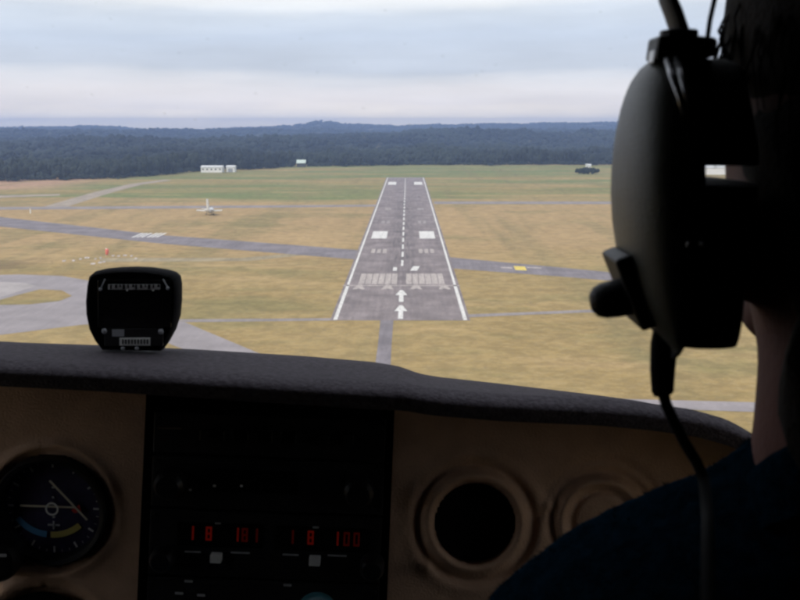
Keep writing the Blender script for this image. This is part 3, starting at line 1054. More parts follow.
# cabin shell ------------------------------------------------------
zc = EYE
def shell(name, c, s, m, **k):
    return MB().box(c, s).build(name, m, ck, **k)
AX = -.115                               # cabin centre line
WL, WR = AX - .535, AX + .535
yb, yf = -1.25, .80
zt, zb_, zs, zfl = zc + .30, zc - .44, zc + .20, zc - .95
YW = .455                                # rear edge of front side windows, moved forward to limit light on the person
shell('ceiling', (AX, (yb + .56) / 2, zt + .02), (1.11, .56 - yb, .04), M['lining'])
shell('floor', (AX, (yb + 1.15) / 2, zfl - .02), (1.11, 1.15 - yb, .04), M['carpet'])
shell('rear_bulkhead', (AX, yb - .02, zc - .33), (1.11, .04, 1.34), M['lining'])
shell('firewall', (AX, 1.24, zc - .72), (1.11, .04, .48), M['lining'])
for s, xw in ((-1, WL), (1, WR)):
    shell('side_wall', (xw, (yb + 1.22) / 2, (zfl + zb_) / 2), (.04, 1.22 - yb, zb_ - zfl), M['lining'])
    shell('roof_rail', (xw, (yb + .62) / 2, (zs + zt + .04) / 2), (.04, .62 - yb, zt + .04 - zs), M['lining'])
    shell('rear_shading_wall', (xw, (yb + YW) / 2, (zb_ + zs) / 2 + 0), (.036, YW - yb, zs - zb_), M['lining'])  # unseen closed wall, brought forward to keep window light off the head
    # sloping windscreen post
    MB().tube([(xw, .60, zs + .05), (xw, .80, zc + .02), (xw, 1.18, zb_ - .02)], [.022, .020, .022], 10).build('windscreen_post', M['lining'], ck, smooth=True)
    # side window pane
    MB().prism([Vector((xw - .002, YW, zb_)), Vector((xw - .002, 1.16, zb_)), Vector((xw - .002, .80, zc)), Vector((xw - .002, .62, zs)), Vector((xw - .002, YW, zs))], (.004, 0, 0)).build('window_pane', M['pane'], ck)
    shell('door_pillar', (xw - s * .022, YW + .01, (zb_ + zs) / 2), (.02, .06, zs - zb_), M['lining'])
# windscreen: one curved sheet
rows = []
for k in range(15):
    t_ = k / 14
    row = []
    for i in range(25):
        u = -1 + 2 * i / 24
        bow = (1 - u * u)
        y = (1.19 + .05 * bow) * (1 - t_) + (.585 + .05 * bow) * t_ + .05 * math.sin(math.pi * t_)
        z = (zc - .465) * (1 - t_) + (zt + .005) * t_ + .03 * math.sin(math.pi * t_)
        row.append(Vector((AX + u * .53, y, z)))
    rows.append(row)
vs = [v for r_ in rows for v in r_]
fs = [(j * 25 + i, j * 25 + i + 1, (j + 1) * 25 + i + 1, (j + 1) * 25 + i) for j in range(14) for i in range(24)]
w_ = MB().add(vs, fs).build('windscreen', M['windscreen'], ck, smooth=True)
so = w_.modifiers.new('thick', 'SOLIDIFY')
so.thickness = .004
MB().tube([(WL, .585, zt + .01), (AX, .64, zt + .01), (WR, .585, zt + .01)], .022, 10).build('windscreen_header', M['lining'], ck)
# engine cowling ahead, below the line of sight
rr = []
for y, z, hw in ((1.24, -.48, .50), (1.6, -.58, .45), (2.0, -.70, .38), (2.25, -.84, .28), (2.34, -.98, .16)):
    rr.append([Vector((AX + hw * math.cos(a), y, zc + z - .42 * hw / .5 + .42 * hw / .5 * math.sin(a))) for a in np.linspace(0, 2 * math.pi, 25)[:-1]])
MB().loft(rr).build('engine_cowling', M['paintwhite'], ck, smooth=True)

# ------------------------------------------------------------------ course indicator (left)
def frame_at(x, y, d):
    """point plus metres per pixel in the panel plane"""
    o = P(x, y, d)
    return o, P(x + 1, y, d).x - o.x, o.z - P(x, y + 1, d).z
ci0, sx, sz = frame_at(50, 511, DP - .004)
ci = thing('course_indicator', ci0 + Vector((0, 0, -.045)), 'round dark navigation dial with white needles and red flag', 'instrument')
def cpt(u, v, lift=0.0):
    """pixel offsets from the dial centre, banked with the panel"""
    x = u * math.cos(TILT) - v * math.sin(TILT)
    y = u * math.sin(TILT) + v * math.cos(TILT)
    return ci0 + Vector((x * sx, .010 - lift, -y * sz))
RB = 56.5 * sx
MB().lathe([(RB, .0), (RB, .012), (RB * .97, .015), (RB * .90, .014), (RB * .875, .004), (RB * .87, .0)], ci0 + Vector((0, .010, 0)), n=64, cap=False).build('bezel', M['bezel'], ci, smooth=True, autosmooth=40)
dial = MB().lathe([(.0005, 0), (RB * .89, 0), (RB * .89, -.003)], ci0 + Vector((0, .009, 0)), n=64).build('dial', M['dial'], ci)
def bar(name, u0, v0, u1, v1, w, m, lift=.003, parent=None, th=.0006):
    a, b_ = Vector((u0, v0)), Vector((u1, v1))
    n = (b_ - a).normalized()
    q = Vector((-n.y, n.x)) * (w / 2)
    pts = [cpt(*(a + q), lift), cpt(*(b_ + q), lift), cpt(*(b_ - q), lift), cpt(*(a - q), lift)]
    return MB().prism(pts, (0, th, 0)).build(name, m, parent or ci)
bar('glideslope_needle', -33, -1, 23, -1.5, 1.7, M['needle'], .0036)
bar('course_needle', -2, -28, 35, 10, 2.0, M['needle'], .005)
def disc_arc(name, r0, r1, a0, a1, m, lift=.002, n=20, cu=0, cv=0):
    mb = MB()
    up_ = [cpt(cu + r0 * math.cos(a), cv + r0 * math.sin(a), lift) for a in np.linspace(a0, a1, n)]
    lo = [cpt(cu + r1 * math.cos(a), cv + r1 * math.sin(a), lift) for a in np.linspace(a0, a1, n)]
    return mb.prism(up_ + lo[::-1], (0, .0005, 0)).build(name, m, ci)
mb = MB()
for k in range(24):
    a0, a1 = 2 * math.pi * k / 24, 2 * math.pi * (k + 1) / 24
    mb.prism([cpt(5 * math.cos(a0), 5 * math.sin(a0), .006), cpt(6.6 * math.cos(a0), 6.6 * math.sin(a0), .006), cpt(6.6 * math.cos(a1), 6.6 * math.sin(a1), .006), cpt(5 * math.cos(a1), 5 * math.sin(a1), .006)], (0, .0005, 0))
mb.build('centre_ring', M['white'], ci)
disc_arc('blue_arc', 39, 45, R(95), R(141), M['blue'], cu=-4, cv=-14)
disc_arc('yellow_arc', 39, 45, R(48), R(92), M['yellowarc'], cu=-2, cv=-14)
MB().prism([cpt(19, 1, .0044), cpt(27, -5, .0044), cpt(29, 2, .0044), cpt(22, 4, .0044)], (0, .0005, 0)).build('red_flag', M['red'], ci)
for k in range(5):
    v = -20 + k * 10
    if abs(v) > 3:
        bar('scale_dot', -1.2, v, 1.2, v, 1.6, M['dimwhite'], .002)
bar('aircraft_symbol', -6, 18, 6, 18, 1.6, M['dimwhite'], .0022)
bar('aircraft_symbol', 0, 14, 0, 22, 1.6, M['dimwhite'], .0027)
for k in range(36):
    a = 2 * math.pi * k / 36
    big = k % 3 == 0
    r0, r1 = (40, 46) if big else (43.5, 46)
    bar('scale_mark', r0 * math.sin(a), -r0 * math.cos(a), r1 * math.sin(a), -r1 * math.cos(a), 1.8 if big else .8, M['white'] if k in (0, 12, 18, 15) else M['dimwhite'], .0018)
# course knob lower left
kc = P(-2, 556, DP - .012)
kn = MB().lathe([(.020, -.012), (.020, .006), (.017, .012), (.010, .014), (.001, .014)], kc, n=28).build('course_knob', M['bezel'], ci, smooth=True, autosmooth=35)
p0 = P(2, 555.5, DP - .028)
MB().box(p0, (.007, .001, .0022)).build('knob_mark', M['dimwhite'], ci)

# ------------------------------------------------------------------ radios in the stack
def rp(u, v, d=DP, lift=0.0):
    x = 265 + u * math.cos(TILT) - v * math.sin(TILT)
    y = 545 + u * math.sin(TILT) + v * math.cos(TILT)
    return P(x, y, d - lift)
def rprism(name, u0, v0, u1, v1, lift, th, m, parent, bevel=0):
    pts = [rp(u0, v0, lift=lift), rp(u1, v0, lift=lift), rp(u1, v1, lift=lift), rp(u0, v1, lift=lift)]
    return MB().prism(pts, (0, th, 0)).build(name, m, parent, bevel=bevel)
def radio(name, v0, v1, label):
    b_ = rp(0, v1)
    t = thing(name, b_, label, 'radio', 'black avionics units in the centre stack')
    rprism('faceplate', -116, v0, 116, v1, .004, .012, M['black'], t, bevel=.001)
    for u in (-111, 111):
        MB().lathe([(.0022, 0), (.002, .0008), (.0002, .001)], rp(u, v0 + 6, lift=.004), n=12).build('screw', M['bezel'], t)
    return t
r1 = radio('audio_panel', -128, -88, 'black audio selector panel at the top of the radio stack')
bt = rprism('bracket_edge', -112, -114, -88, -112, .0045, .0006, M['dimwhite'], r1)
bt.data.materials[0] = mat('worn_edge', (.09, .055, .035), .6)
for k in range(7):
    rprism('selector_switch', -70 + k * 24, -112, -60 + k * 24, -102, .010, .006, M['bezel'], r1, bevel=.0008)
r2 = radio('navigation_receiver', -85, -34, 'dark navigation receiver above the red lit radio')
rprism('display_window', -60, -74, 30, -52, .0046, .0008, M['lens'], r2)
for u, v in ((-77, -52), (-53, -57), (-26, -58)):
    rprism('indicator_mark', u - 1.4, v - 1, u + 1.4, v + 1, .0050, .0008, M['white'], r2)
for u in (-96, 92):
    MB().lathe([(.012, 0), (.012, .012), (.009, .016), (.001, .016)], rp(u, -60, lift=.004), n=24).build('tuning_knob', M['bezel'], r2, smooth=True, autosmooth=35)
r3 = radio('navigation_communication_radio', -31, 34, 'black radio with red glowing digits and two white buttons')
rprism('display_window', -88, -20, -2, 4, .0046, .0008, M['lens'], r3)
rprism('display_window', 10, -20, 104, 4, .0046, .0008, M['lens'], r3)
SEG = {'0': 'abcdef', '1': 'bc', '2': 'abged', '3': 'abgcd', '5': 'afgcd', '7': 'abc', '8': 'abcdefg'}
def digit(ch, u, m, parent):
    mb = MB()
    w, h, t_ = 6.5, 14.0, 2.2
    v0 = -16.0
    S = {'a': (0, 0, w, t_), 'd': (0, h - t_, w, h), 'g': (0, h / 2 - t_ / 2, w, h / 2 + t_ / 2), 'f': (0, 0, t_, h / 2), 'e': (0, h / 2, t_, h), 'b': (w - t_, 0, w, h / 2), 'c': (w - t_, h / 2, w, h)}
    for q in SEG[ch]:
        a, b_, c_, d_ = S[q]
        pts = [rp(u + a + .2, v0 + b_ + .2, lift=.0056), rp(u + c_ - .2, v0 + b_ + .2, lift=.0056), rp(u + c_ - .2, v0 + d_ - .2, lift=.0056), rp(u + a + .2, v0 + d_ - .2, lift=.0056)]
        mb.prism(pts, (0, .0006, 0))
    mb.build('digit', m, parent)
for ch, u, dim in (('1', -78, 0), ('8', -60, 0), ('1', -33, 0), ('8', -24, 1), ('1', -14, 1), ('1', 22, 1), ('8', 42, 0), ('1', 67, 0), ('0', 78, 1), ('0', 88, 1)):
    digit(ch, u, M['leddim'] if dim else M['led'], r3)
for u0, u1, v in ((-80, -64, 10), (-34, -15, 9), (18, 34, 9), (63, 82, 8)):
    rprism('legend_line', u0, v - .7, u1, v + .7, .0048, .0008, M['dimwhite'], r3)
for u, v in ((-49, 16.5), (50, 15.5)):
    rprism('white_button', u - 5.5, v - 4, u + 5.5, v + 4, .011, .007, M['white'], r3, bevel=.0006)
for u, v in ((-48, -19.5), (50, -19.5)):
    rprism('legend_line', u - 3, v - .7, u + 3, v + .7, .0052, .0008, M['dimwhite'], r3)
for u in (-100, 108):
    MB().lathe([(.010, 0), (.010, .012), (.0075, .016), (.001, .016)], rp(u, 14, lift=.004), n=24).build('tuning_knob', M['bezel'], r3, smooth=True, autosmooth=35)
r4 = radio('transponder', 37, 92, 'dark transponder unit at the bottom of the radio stack')
for u, v in ((-75, 39.5), (24, 39.5), (-84, 52), (-62, 53)):
    rprism('legend_line', u - 4, v - 1, u + 4, v + 1, .0048, .0008, M['dimwhite'], r4)
for k in range(4):
    MB().lathe([(.009, 0), (.009, .010), (.007, .013), (.001, .013)], rp(-80 + k * 34, 72, lift=.004), n=20).build('code_knob', M['bezel'], r4, smooth=True, autosmooth=35)

# ------------------------------------------------------------------ teal topped lever below the radios
k0 = P(317, 615, .70)
lv = thing('control_lever', k0 + Vector((0, .02, -.25)), 'teal topped engine control lever at the bottom edge', 'lever')
MB().ellipsoid(k0, (.0165, .013, .0175), 24, 14).build('knob', M['teal'], lv, smooth=True)
MB().tube([k0 + Vector((0, .002, -.012)), k0 + Vector((0, .02, -.12)), k0 + Vector((0, .03, -.25))], [.004, .004, .005], 10).build('shaft', M['chrome'], lv)
MB().box(k0 + Vector((0, .06, -.40)), (.16, .16, .30)).build('control_pedestal', M['black'], ck, bevel=.01)

# ------------------------------------------------------------------ magnetic compass on the glareshield
DC = .835
cb = P(134, 349, DC)
cmp_ = thing('magnetic_compass', cb, 'black magnetic compass standing on the dark glareshield', 'compass')
outl = [(104, 349), (97, 340), (91, 328), (88, 313), (87.5, 300), (89, 284), (91, 275), (95, 271.5), (103, 269.5), (118, 268), (134, 267.5), (150, 268.3), (165, 270.5), (174, 273), (178.5, 277), (180, 285), (180, 302), (178.5, 318), (174, 332), (168, 343), (163, 350)]
# rounded body: rings from the front rim back
cc = P(134, 309, DC - .016)
o0 = [P(x, y, DC - .016) for x, y in outl]
rings = []
for dy, sc_ in ((-.0235, .88), (-.026, .93), (-.0255, .95), (-.022, .985), (-.014, 1.0), (-.004, .98), (.008, .88), (.018, .76), (.026, .58)):
    k_ = (DC + dy) / DC
    rings.append([Vector((cc.x + (p.x - cc.x) * sc_, DC + dy, cc.z + (p.z - cc.z) * sc_)) for p in o0])
MB().loft(rings).build('housing', M['blackmatte'], cmp_, smooth=True, autosmooth=55)
yfz = DC - .0265
def cq(name, x0, y0, x1, y1, m, d=yfz, th=.0012, bevel=0):
    return MB().prism([P(x0, y0, d), P(x1, y0, d), P(x1, y1, d), P(x0, y1, d)], (0, th, 0)).build(name, m, cmp_, bevel=bevel)
cq('lens', 97, 280, 171, 328, M['lens'], yfz - .0005, .003, .001)
mb = cq('compass_card', 108, 284.5, 160, 289.5, M['dimwhite'], yfz - .0012, .001)
for k in range(12):
    x = 110 + k * 4.2 + (k % 3) * .5
    cq('card_mark', x, 284.8, x + 1.5 + (k % 2) * .8, 289.2 - (k % 3), M['blackmatte'], yfz - .0018, .0005)
for x in (126, 152):
    cq('card_mark', x, 289.6, x + 2, 291, M['white'], yfz - .0014, .0005)
cq('lower_bezel', 104, 328.5, 163, 346.5, M['bezel'], yfz - .0012, .003, .001)
cq('deviation_card', 119.5, 338, 150, 345.5, M['white'], yfz - .0022, .001)
for k in range(9):
    x = 122 + k * 3.1
    cq('card_mark', x, 339.5, x + 1.3, 344, M['blackmatte'], yfz - .0027, .0004)
for x, y in ((104.5, 331), (161, 331.5), (101, 289), (168, 288)):
    big = y > 300
    MB().lathe([(.0023 if big else .0012, 0), (.0023 if big else .0012, .0008), (.0014, .0016), (.0002, .0018)], P(x, y, yfz - .0008), n=18).build('screw', M['doorgrey'], cmp_, smooth=True)
for a, b_ in (((101, 288), (105, 279)), ((163, 279), (168, 288))):
    MB().tube([P(*a, yfz - .001), P(*b_, yfz - .001)], .0006, 6).build('corner_clip', M['doorgrey'], cmp_)
cq('painted_reflection', 112, 329.5, 124, 336.5, M['doorgrey'], yfz - .0017, .0006)  # grey patch standing in for a reflection on the bezel
for x in (123, 137):
    MB().lathe([(.0018, 0), (.0015, .0014), (.0002, .0018)], P(x, 348.2, yfz - .001), n=14).build('screw', M['doorgrey'], cmp_, smooth=True)
MB().box(P(134, 351.5, DC + .005), (.036, .03, .006)).build('foot', M['black'], cmp_)

# ================================================================== THE PERSON (front right seat)
HC = Vector((.2165, .432, EYE - .008))       # head centre
pn_base = Vector((.212, .40, zfl))
pn = thing('person', pn_base, 'person in navy fleece wearing a headset, seen from behind', 'person')
def remesh(o, vox, smooth_it=6, disp=None):
    m_ = o.modifiers.new('remesh', 'REMESH')
    m_.mode = 'VOXEL'
    m_.voxel_size = vox
    m_.use_smooth_shade = True
    s_ = o.modifiers.new('smooth', 'SMOOTH')
    s_.iterations = smooth_it
    s_.factor = .5
    return o
def ering(cx, cy, z, a, b_, n=32, e=2.2):
    r_ = []
    for k in range(n):
        t_ = 2 * math.pi * k / n
        c_, s_ = math.cos(t_), math.sin(t_)
        r_.append(Vector((cx + a * math.copysign(abs(c_) ** (2 / e), c_), cy + b_ * math.copysign(abs(s_) ** (2 / e), s_), z)))
    return r_
X0 = HC.x
SH = [(757, 424), (740, 447), (700, 469), (660, 486), (620, 507), (580, 529), (545, 556), (515, 584), (498, 602), (478, 640), (468, 680)]
shp = []
for x, y in SH:
    p = P(x, y, .452)
    shp.append((X0 - p.x, p.z))
def torso_rings(grow=0.0):
    rs = []
    for i, (hw, z) in enumerate(shp):
        t_ = i / (len(shp) - 1)
        cyt = .44 + .02 * t_
        ring = ering(X0, cyt, z + grow * .5, hw + grow, .058 + .062 * min(1, t_ * 1.3) + grow, e=2.1)
        for q in ring:
            q.z -= .62 * max(0, q.y - cyt) + .15 * max(0, cyt - q.y)
        rs.append(ring)
    zz = shp[-1][1]
    for z, a, b_, cy in ((zz - .06, .185, .125, .46), (zz - .16, .172, .122, .455), (zz - .28, .158, .115, .44), (zz - .36, .165, .12, .42), (zz - .42, .175, .13, .42), (zfl + .30, .170, .12, .42)):
        rs.append(ering(X0, cy, z, a + grow, b_ + grow, e=2.3))
    return rs
SHZ = shp[7][1]
def limb_points(s):
    sh = Vector((X0 + s * .108, .455, SHZ - .062))
    elb = Vector((X0 + s * .185, .50, SHZ - .30))
    wr = Vector((X0 + s * .085, .66, SHZ - .42))
    return sh, elb, wr
def fingers(mb, wr, s):
    d = Vector((-s * .45, .85, -.12)).normalized()
    side = Vector((s * .85, .45, 0)).normalized()
    up_ = Vector((0, 0, 1))
    palm = [wr, wr + d * .04, wr + d * .085]
    rs = []
    for p, w, h in zip(palm, (.026, .036, .040), (.020, .016, .013)):
        rs.append([p + side * (w * math.cos(2 * math.pi * k / 16)) + up_ * (h * math.sin(2 * math.pi * k / 16)) for k in range(16)])
    mb.loft(rs)
    for k, ln in enumerate((.062, .072, .068, .052)):
        b_ = wr + d * .078 + side * ((k - 1.5) * .0195)
        mb.tube([b_, b_ + d * ln * .45 + up_ * -.003, b_ + d * ln * .75 + up_ * -.014, b_ + d * ln * .92 + up_ * -.028], [.0088, .0084, .0078, .006], 10)
    b_ = wr + d * .022 - side * .022
    mb.tube([b_, b_ - side * .022 + d * .022, b_ - side * .030 + d * .048 - up_ * .006, b_ - side * .026 + d * .066 - up_ * .012], [.012, .0105, .0095, .007], 10)
body = MB()
# torso, neck and head as one loft
head = [(-.150, .063, .062, -.012), (-.118, .0615, .062, -.012), (-.095, .060, .066, -.010), (-.075, .060, .080, .000), (-.055, .066, .090, .004), (-.025, .072, .096, .002), (.010, .0755, .099, 0), (.045, .0755, .098, -.002), (.075, .068, .088, -.004), (.098, .052, .066, -.006), (.112, .030, .040, -.006), (.117, .010, .014, -.006)]
rs = [ering(X0, HC.y + cy, HC.z + z, a, b_, e=2.15) for z, a, b_, cy in head]
body.loft(torso_rings(-.006)[::-1])
body.loft(rs)
# face: nose, brow, chin, ears
body.ellipsoid(HC + Vector((0, .100, -.028)), (.013, .020, .022))
body.ellipsoid(HC + Vector((0, .094, .012)), (.045, .012, .010))
body.ellipsoid(HC + Vector((0, .085, -.088)), (.028, .020, .018))
body.ellipsoid(HC + Vector((0, .060, -.085)), (.050, .040, .024))
for s in (-1, 1):
    body.ellipsoid(HC + Vector((s * .074, -.004, -.045)), (.007, .016, .024))
    sh, elb, wr = limb_points(s)
    body.tube([sh, (sh + elb) / 2, elb], [.050, .045, .038], 14)
    body.tube([elb, elb * .6 + wr * .4, wr], [.039, .036, .025], 14)
    fingers(body, wr, s)
    hip = Vector((X0 + s * .085, .44, zfl + .36))
    knee = Vector((X0 + s * .12, .88, zfl + .42))
    ank = Vector((X0 + s * .11, 1.04, zfl + .08))
    body.tube([hip, knee], [.080, .058], 14)
    body.tube([knee, knee * .6 + ank * .4, ank], [.056, .052, .036], 14)
    body.tube([ank + Vector((0, -.04, -.03)), ank + Vector((0, .05, -.045)), ank + Vector((0, .10, -.055))], [.036, .034, .022], 12)
bo = body.build('body', M['skin'], pn, smooth=True)
remesh(bo, .006, 5)
for s in (-1, 1):
    e = MB().ellipsoid(HC + Vector((s * .032, .090, -.006)), (.012, .010, .011), 16, 10).build('eye', M['eye'], pn, smooth=True)
    MB().ellipsoid(HC + Vector((s * .032, .0975, -.006)), (.0055, .004, .0055), 12, 8).build('iris', M['iris'], e, smooth=True)
MB().ellipsoid(HC + Vector((0, .100, -.066)), (.022, .006, .006), 16, 8).build('mouth', M['lips'], pn, smooth=True)
# fleece
fl = MB()
fl.loft(torso_rings(.004)[::-1])
for s in (-1, 1):
    sh, elb, wr = limb_points(s)
    fl.tube([sh + Vector((-s * .02, 0, .005)), sh, (sh + elb) / 2, elb], [.050, .054, .052, .048], 16)
    fl.tube([elb, elb * .6 + wr * .4, wr * .93 + elb * .07], [.049, .046, .036], 16)
fo = fl.build('fleece_jacket', M['fleece'], pn, smooth=True)
remesh(fo, .006, 4)
tx = bpy.data.textures.new('fleece_pile', 'CLOUDS')
tx.noise_scale = .012
dm = fo.modifiers.new('pile', 'DISPLACE')
dm.texture = tx
dm.strength = .003
dm.mid_level = .5
# fuzzy pile fibres on the near shoulder
mb = MB()
for i in range(5000):
    t_ = rng.uniform(0, len(shp) - 1.01)
    k = int(t_)
    fr = t_ - k
    hw = shp[k][0] * (1 - fr) + shp[k + 1][0] * fr
    z = shp[k][1] * (1 - fr) + shp[k + 1][1] * fr
    a = rng.uniform(R(140), R(290))
    tt = t_ / (len(shp) - 1)
    bb = .058 + .062 * min(1, tt * 1.3)
    nrm = Vector((math.cos(a), math.sin(a), .8)).normalized()
    dy = (bb + .003) * math.sin(a)
    p = Vector((X0 + (hw + .003) * math.cos(a), .44 + .02 * tt + dy, z + .001 - .62 * max(0, dy) - .15 * max(0, -dy)))
    j = Vector(rng.normal(0, .6, 3))
    tip = p + (nrm + j).normalized() * rng.uniform(.0015, .0035)
    w = Vector(rng.normal(0, 1, 3)).normalized() * .0005
    mb.add([p - w, p + w, tip], [(0, 1, 2)])
pf = mb.build('fleece_pile', M['fleece'], pn)
pf['kind'] = 'stuff'
# collar
mb = MB()
cr_ = []
for z, a, b_, cy in ((-.155, .066, .070, -.004), (-.134, .0635, .067, -.006), (-.124, .061, .065, -.008), (-.120, .0585, .063, -.008)):
    cr_.append(ering(X0, HC.y + cy - .004, HC.z + z - .012, a + .006, b_ + .007))
    for q in cr_[-1]:
        q.z -= .7 * (q.y - HC.y) + .016
mb.loft(cr_, False).build('collar', M['fleece'], pn, smooth=True)
tr = MB()
for s in (-1, 1):
    hip = Vector((X0 + s * .085, .44, zfl + .36))
    knee = Vector((X0 + s * .12, .88, zfl + .42))
    ank = Vector((X0 + s * .11, 1.04, zfl + .08))
    tr.tube([hip, knee], [.090, .068], 14)
    tr.tube([knee, knee * .6 + ank * .4, ank + Vector((0, 0, .03))], [.066, .064, .056], 14)
    MB().loft([ering(ank.x, ank.y - .05 + d, zfl + .045, .036 * w, .02, 16) for d, w in ((0, 1), (.1, 1.1), (.2, .9))]).build('shoe', M['blackmatte'], pn)
tr.ellipsoid(Vector((X0, .42, zfl + .37)), (.185, .14, .10))
remesh(tr.build('trousers', M['trouser'], pn, smooth=True), .008, 3)
# hair: a cap over the skull with loose strands
hr = MB()
def hairf(v):
    n_ = mnoise.noise(Vector((v.x * 9, v.y * 9, v.z * 2.2))) * .035
    return v * (1 + n_)
hr.ellipsoid(HC + Vector((0, -.012, .052)), (.0825, .105, .078), 40, 26, fn=hairf)
hr.ellipsoid(HC + Vector((0, -.018, .0)), (.0745, .100, .07), 40, 22, fn=hairf)
hr.ellipsoid(HC + Vector((0, -.040, -.045)), (.064, .062, .060), 32, 18, fn=hairf)
hr.ellipsoid(HC + Vector((.001, -.050, -.095)), (.069, .050, .070), 32, 18, fn=hairf)  # nape lobe added, dark colour standing in for shade on the neck
ho_ = hr.build('hair', M['hair'], pn, smooth=True)
mb = MB()
for i in range(420):
    a = rng.uniform(R(150), R(390))
    z = rng.uniform(.03, .11)
    q = math.sqrt(max(0, 1 - ((z - .052) / .078) ** 2))
    p = HC + Vector((math.cos(a) * .082 * q, -.012 + math.sin(a) * .104 * q, z))
    ln = rng.uniform(.02, .05)
    out_ = Vector((math.cos(a), math.sin(a), 0))
    mb.tube([p - out_ * .002, p + out_ * rng.uniform(.001, .004) + Vector((0, 0, -ln * .5)), p + out_ * rng.uniform(-.004, .005) + Vector((0, 0, -ln))], [.0006, .0006, .0002], 3, False)
st_ = mb.build('hair_strands', M['hair'], pn)
st_['kind'] = 'stuff'

# ------------------------------------------------------------------ headset
DE = .405
hs = thing('headset', HC + Vector((0, 0, -.10)), 'grey green aviation headset clamped on the dark head', 'headset')
# ear cup: a deep oval dome bulging to the left, seen from behind
prof_l = [(655, 59), (645, 68), (636, 83), (629, 105), (623.5, 135), (620.5, 165), (619.5, 195), (621, 225), (625, 252), (631, 278), (639, 302), (650, 325), (664, 342), (678, 352), (692, 357)]
pz = [P(x, y, DE) for x, y in prof_l]
XSEAL = P(703, 200, DE - .037).x
z_top, z_bot = P(690, 57, DE).z, P(690, 358, DE).z
zc_e, hz_e = (z_top + z_bot) / 2, (z_top - z_bot) / 2
cup = MB()
zl = np.array([p.z for p in pz])[::-1]
xl2 = np.array([p.x for p in pz])[::-1]
rings = []
NZ = 34
for j in range(NZ + 1):
    th = math.pi * j / NZ
    z = zc_e + hz_e * .999 * math.cos(th)
    depth_half = max(.0005, .040 * math.sin(th) ** .75)
    xo = float(np.interp(z, zl, xl2))
    if z > zl[-1]:
        xo = XSEAL - (XSEAL - xl2[-1]) * max(0, (z_top - z) / (z_top - zl[-1]))
    xo = min(xo, XSEAL - .0003)
    ring = []
    n = 26
    for k in range(n):
        t_ = math.pi * k / (n - 1)            # back (near camera) round the outside to the front
        cs, sn = math.cos(t_), math.sin(t_)
        ring.append(Vector((XSEAL - (XSEAL - xo) * abs(sn) ** .55, DE + .004 - depth_half * math.copysign(abs(cs) ** .8, cs), z)))
    rings.append(ring)
cup.loft(rings)
cup.build('ear_cup', M['cup'], hs, smooth=True)
# flange behind the cup
def oval(xa, dh, hz, n=48):
    return [Vector((xa, DE + .004 + dh * math.copysign(abs(math.cos(2 * math.pi * k / n)) ** .85, math.cos(2 * math.pi * k / n)), zc_e + hz * math.sin(2 * math.pi * k / n))) for k in range(n)]
x701 = XSEAL + .001
MB().loft([oval(x701 - .002, .041, hz_e * 1.0), oval(x701, .041, hz_e * 1.0)]).build('flange', M['black'], hs)
# two foam pads of the ear seal, with the gap at eye height
def seal(y0, y1, nm):
    pts_b, pts_f = [], []
    z0, z1 = P(712, y0, DE - .03).z, P(712, y1, DE - .03).z
    rs_ = []
    for z in np.linspace(z0, z1, 30):
        q = max(0.004, 1 - ((z - zc_e) / (hz_e * 1.01)) ** 2)
        dh = .040 * math.sqrt(q)
        w = .011 + .0016 * math.sin((z - zc_e) * 90)
        rs_.append(ering(x701 + .0115 * min(1, .35 + math.sqrt(q) * 1.6), DE + .004, z, (w + .0015) * min(1, .35 + math.sqrt(q) * 1.6), dh, 24, 3.0))
    return MB().loft(rs_).build(nm, M['seal'], hs, smooth=True, autosmooth=50)
seal(54, 165.5, 'ear_seal')
seal(185.5, 357.5, 'ear_seal')
# yoke block, head band arm and stirrup wires
c = P(682, 49, DE - .004)
Mt = Matrix.Rotation(R(6), 3, 'Y')
mmx = .405 / 1000
MB().box(P(663, 50, DE - .004), (22 * mmx, .018, 23 * mmx), Mt).build('yoke_block', M['black'], hs, bevel=.0015)
MB().box(P(698, 48, DE - .004), (26 * mmx, .018, 19 * mmx), Mt).build('yoke_block', M['black'], hs, bevel=.002)
MB().box(P(652.5, 57, DE - .006), (3 * mmx, .008, 12 * mmx), Mt).build('yoke_clip', M['chrome'], hs, bevel=.0004)
MB().tube([P(678, 62, DE - .006), P(679, 30, DE - .006)], .0092 * .5 * 1.6, 14).build('pivot', M['black'], hs, bevel=.0008)
band_l = [P(684, 48, DE - .004), P(679, 30, DE - .004), P(673, 12, DE - .003), P(668, 0, DE - .002), P(668, -30, DE), P(690, -80, DE)]
top = HC + Vector((0, -.005, .150))
bend = [Vector((band_l[-1].x + (top.x - band_l[-1].x) * (1 - math.cos(a)), DE, band_l[-1].z + (top.z - band_l[-1].z) * math.sin(a))) for a in np.linspace(.15, math.pi / 2, 8)]
def mirror(p):
    return Vector((2 * HC.x - p.x, p.y, p.z))
path = band_l + bend
path = path + [mirror(p) for p in path[::-1][1:]]
def ribbon(path, hw, ht, nm, m):
    rs_ = []
    for i, p in enumerate(path):
        a, b_ = path[max(i - 1, 0)], path[min(i + 1, len(path) - 1)]
        t_ = (b_ - a).normalized()
        side = Vector((0, 1, 0))
        nn = t_.cross(side).normalized()
        rs_.append([p + side * (hw * math.cos(q)) + nn * (ht * math.sin(q)) for q in np.linspace(0, 2 * math.pi, 13)[:-1]])
    return MB().loft(rs_).build(nm, m, hs, smooth=True)
ribbon(path, .009, .0030, 'headband', M['black'])
wl = [P(700, 52, DE - .01), P(707, 42, DE - .01), P(710, 20, DE - .01), P(714.5, 0, DE - .01), P(722, -40, DE - .01)]
MB().tube(wl, .0010, 8).build('headband_wire', M['rubber'], hs, smooth=True)
ribbon([p + Vector((0, 0, .006)) for p in bend[3:]] + [mirror(p) + Vector((0, 0, .006)) for p in bend[3:][::-1][1:]], .020, .007, 'headband_pad', M['seal'])
